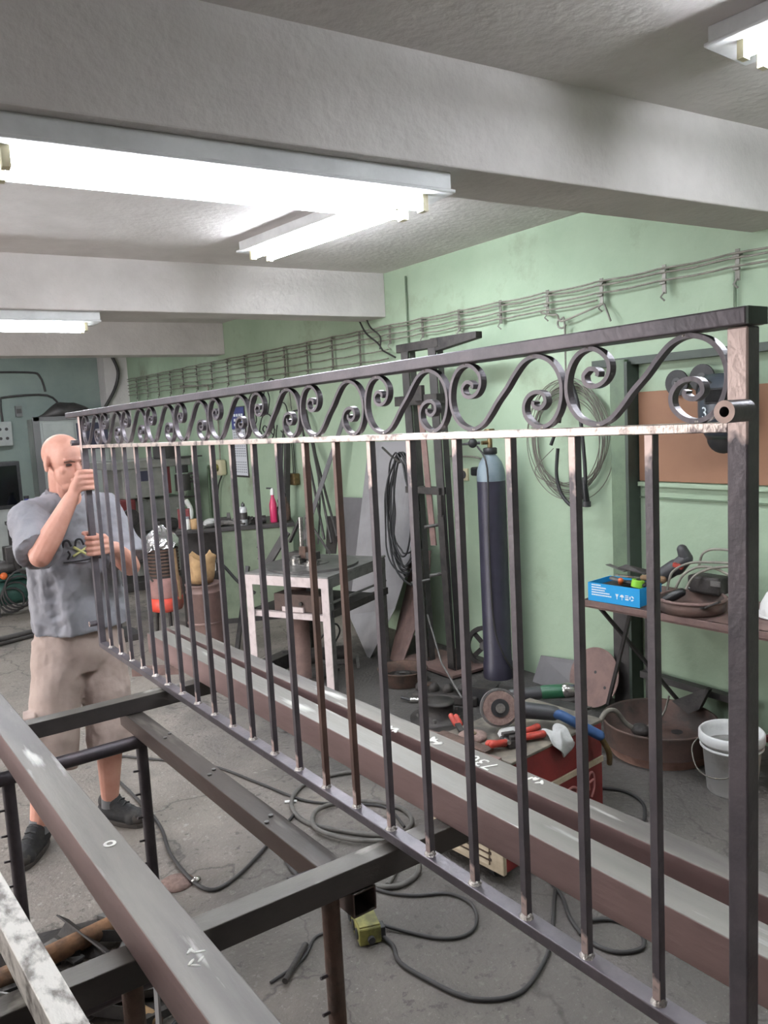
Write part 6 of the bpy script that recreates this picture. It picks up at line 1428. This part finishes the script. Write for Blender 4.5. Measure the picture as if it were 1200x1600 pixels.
for i, (poly, z, h, m, lb) in enumerate((
    ([(.40, 2.84), (.78, 2.74), (.80, 2.66), (.44, 2.70)], 0, .006, 'scrap', 'flat dark plate at the far edge of the scrap heap'),
    ([(.24, 2.80), (.40, 2.78), (.46, 2.62), (.24, 2.62)], 0, .006, 'scrap', 'flat dark plate left of the raised angle iron'),
    ([(.30, 2.58), (.56, 2.56), (.60, 2.36), (.32, 2.36)], 0, .008, 'scrap', 'broad dark plate beneath the rusty pipe'),
    ([(.60, 2.50), (.84, 2.44), (.80, 2.16), (.62, 2.20)], 0, .006, 'scrap', 'dark plate at the right of the scrap heap'),
    ([(.62, 2.78), (.76, 2.80), (.74, 2.74), (.66, 2.72)], .008, .012, 'scrap_grey', 'small bright strip at the top of the scrap heap'),
    ([(.24, 2.26), (.50, 2.20), (.52, 2.12), (.26, 2.14)], 0, .01, 'scrap_grey', 'grey strip at the bottom left of the scrap heap'))):
    MB().prism([(x, y, z) for x, y in poly], (0, 0, h)).build('plate_offcut', M[m], None, lb, 'steel scrap')
MB().tube(spline([(.66, 2.77, .015), (.72, 2.73, .05), (.78, 2.76, .05), (.80, 2.83, .03), (.74, 2.86, .015), (.67, 2.83, .015)], 5), .009, 8).build('bent_hook', M['black'], None, 'black bent hook at the top of the scrap heap', 'hook')
MB().tube([(.58, 2.70, .025), (.80, 2.74, .045)], .009, 8).build('bright_rod', M['chrome'], None, 'bright thin rod beside the black hook in the scrap heap', 'rod')
MB().tube(spline([(.58, 2.06, .012), (.70, 2.14, .012), (.84, 2.14, .012), (.88, 2.24, .012), (.78, 2.30, .012)], 5), .008, 8).build('loose_hose', M['black'], None, 'black hose curve on the floor under the wide worn tube', 'hose')
MB().bar((0.529, 1.850, 0.140), (0.536, 1.850, 0.411), .030, .006, (1, 0, 0)).build('upright_flat', M['sheet'], None, 'light grey flat bar standing upright in the scrap heap', 'flat bar')
t = tool('turned_wood', 'tan turned wooden handle lying in the scrap heap', 'tool'); c = V(.585, 2.20, .026)
MB().chain([c+V(-.02, .05, 0), c+V(.0, .0, 0), c+V(.02, -.045, 0)], [.016, .023, .021]).build('handle_body', M['paper'], t); MB().cyl(c+V(.028, -.062, 0), c+V(.031, -.068, 0), .014, 14).build('end_cap', M['rust'], t); setbase(t)

cord('thick dark cable curving on the floor under the middle of the railing', [(1.44, 2.42, .011), (1.47, 2.32, .011), (1.55, 2.25, .011), (1.65, 2.27, .011), (1.72, 2.36, .011)], .010, 'floorcable')
# many small offcuts nobody could tell apart, copied one by one
rr = random.Random(77)
proto = angle('small dark steel offcut in the scrap heap under the trestle', (-.07, 0, .004), (.07, 0, .004), .035, .3, 'scrap')
proto['group'] = 'small offcuts in the scrap heap'
flat = MB().bb((-.09, -.02, 0), (.09, .02, .008)).build('flat_offcut', M['scrap_grey'], None, 'small flat grey offcut in the scrap heap under the trestle', 'steel scrap', 'small flat offcuts in the scrap heap')
long_ = MB().bar((-.16, 0, .012), (.16, 0, .012), .024, .024).build('bar_offcut', M['scrap'], None, 'dark square bar offcut in the scrap heap under the trestle', 'steel scrap', 'square bar offcuts in the scrap heap')
spots = [(.60, 2.62), (.48, 2.66), (.38, 2.68), (.30, 2.72), (.66, 2.56), (.56, 2.44), (.44, 2.50), (.70, 2.34), (.60, 2.28), (.50, 2.28), (.40, 2.22), (.66, 2.16), (.76, 2.24), (.30, 2.48), (.24, 2.55), (.34, 2.36), (.56, 2.12), (.72, 2.46), (.46, 2.36), (.80, 2.36)]
for i, (x, y) in enumerate(spots):
    src = (proto, flat, long_)[i % 3]
    o = src if i < 3 else src.copy()
    if i >= 3: COL.objects.link(o)
    o.location = (x, y, .010+.012*rr.random()); o.rotation_euler = (rr.uniform(-.15, .15), rr.uniform(-.12, .12), rr.uniform(0, 3.1))
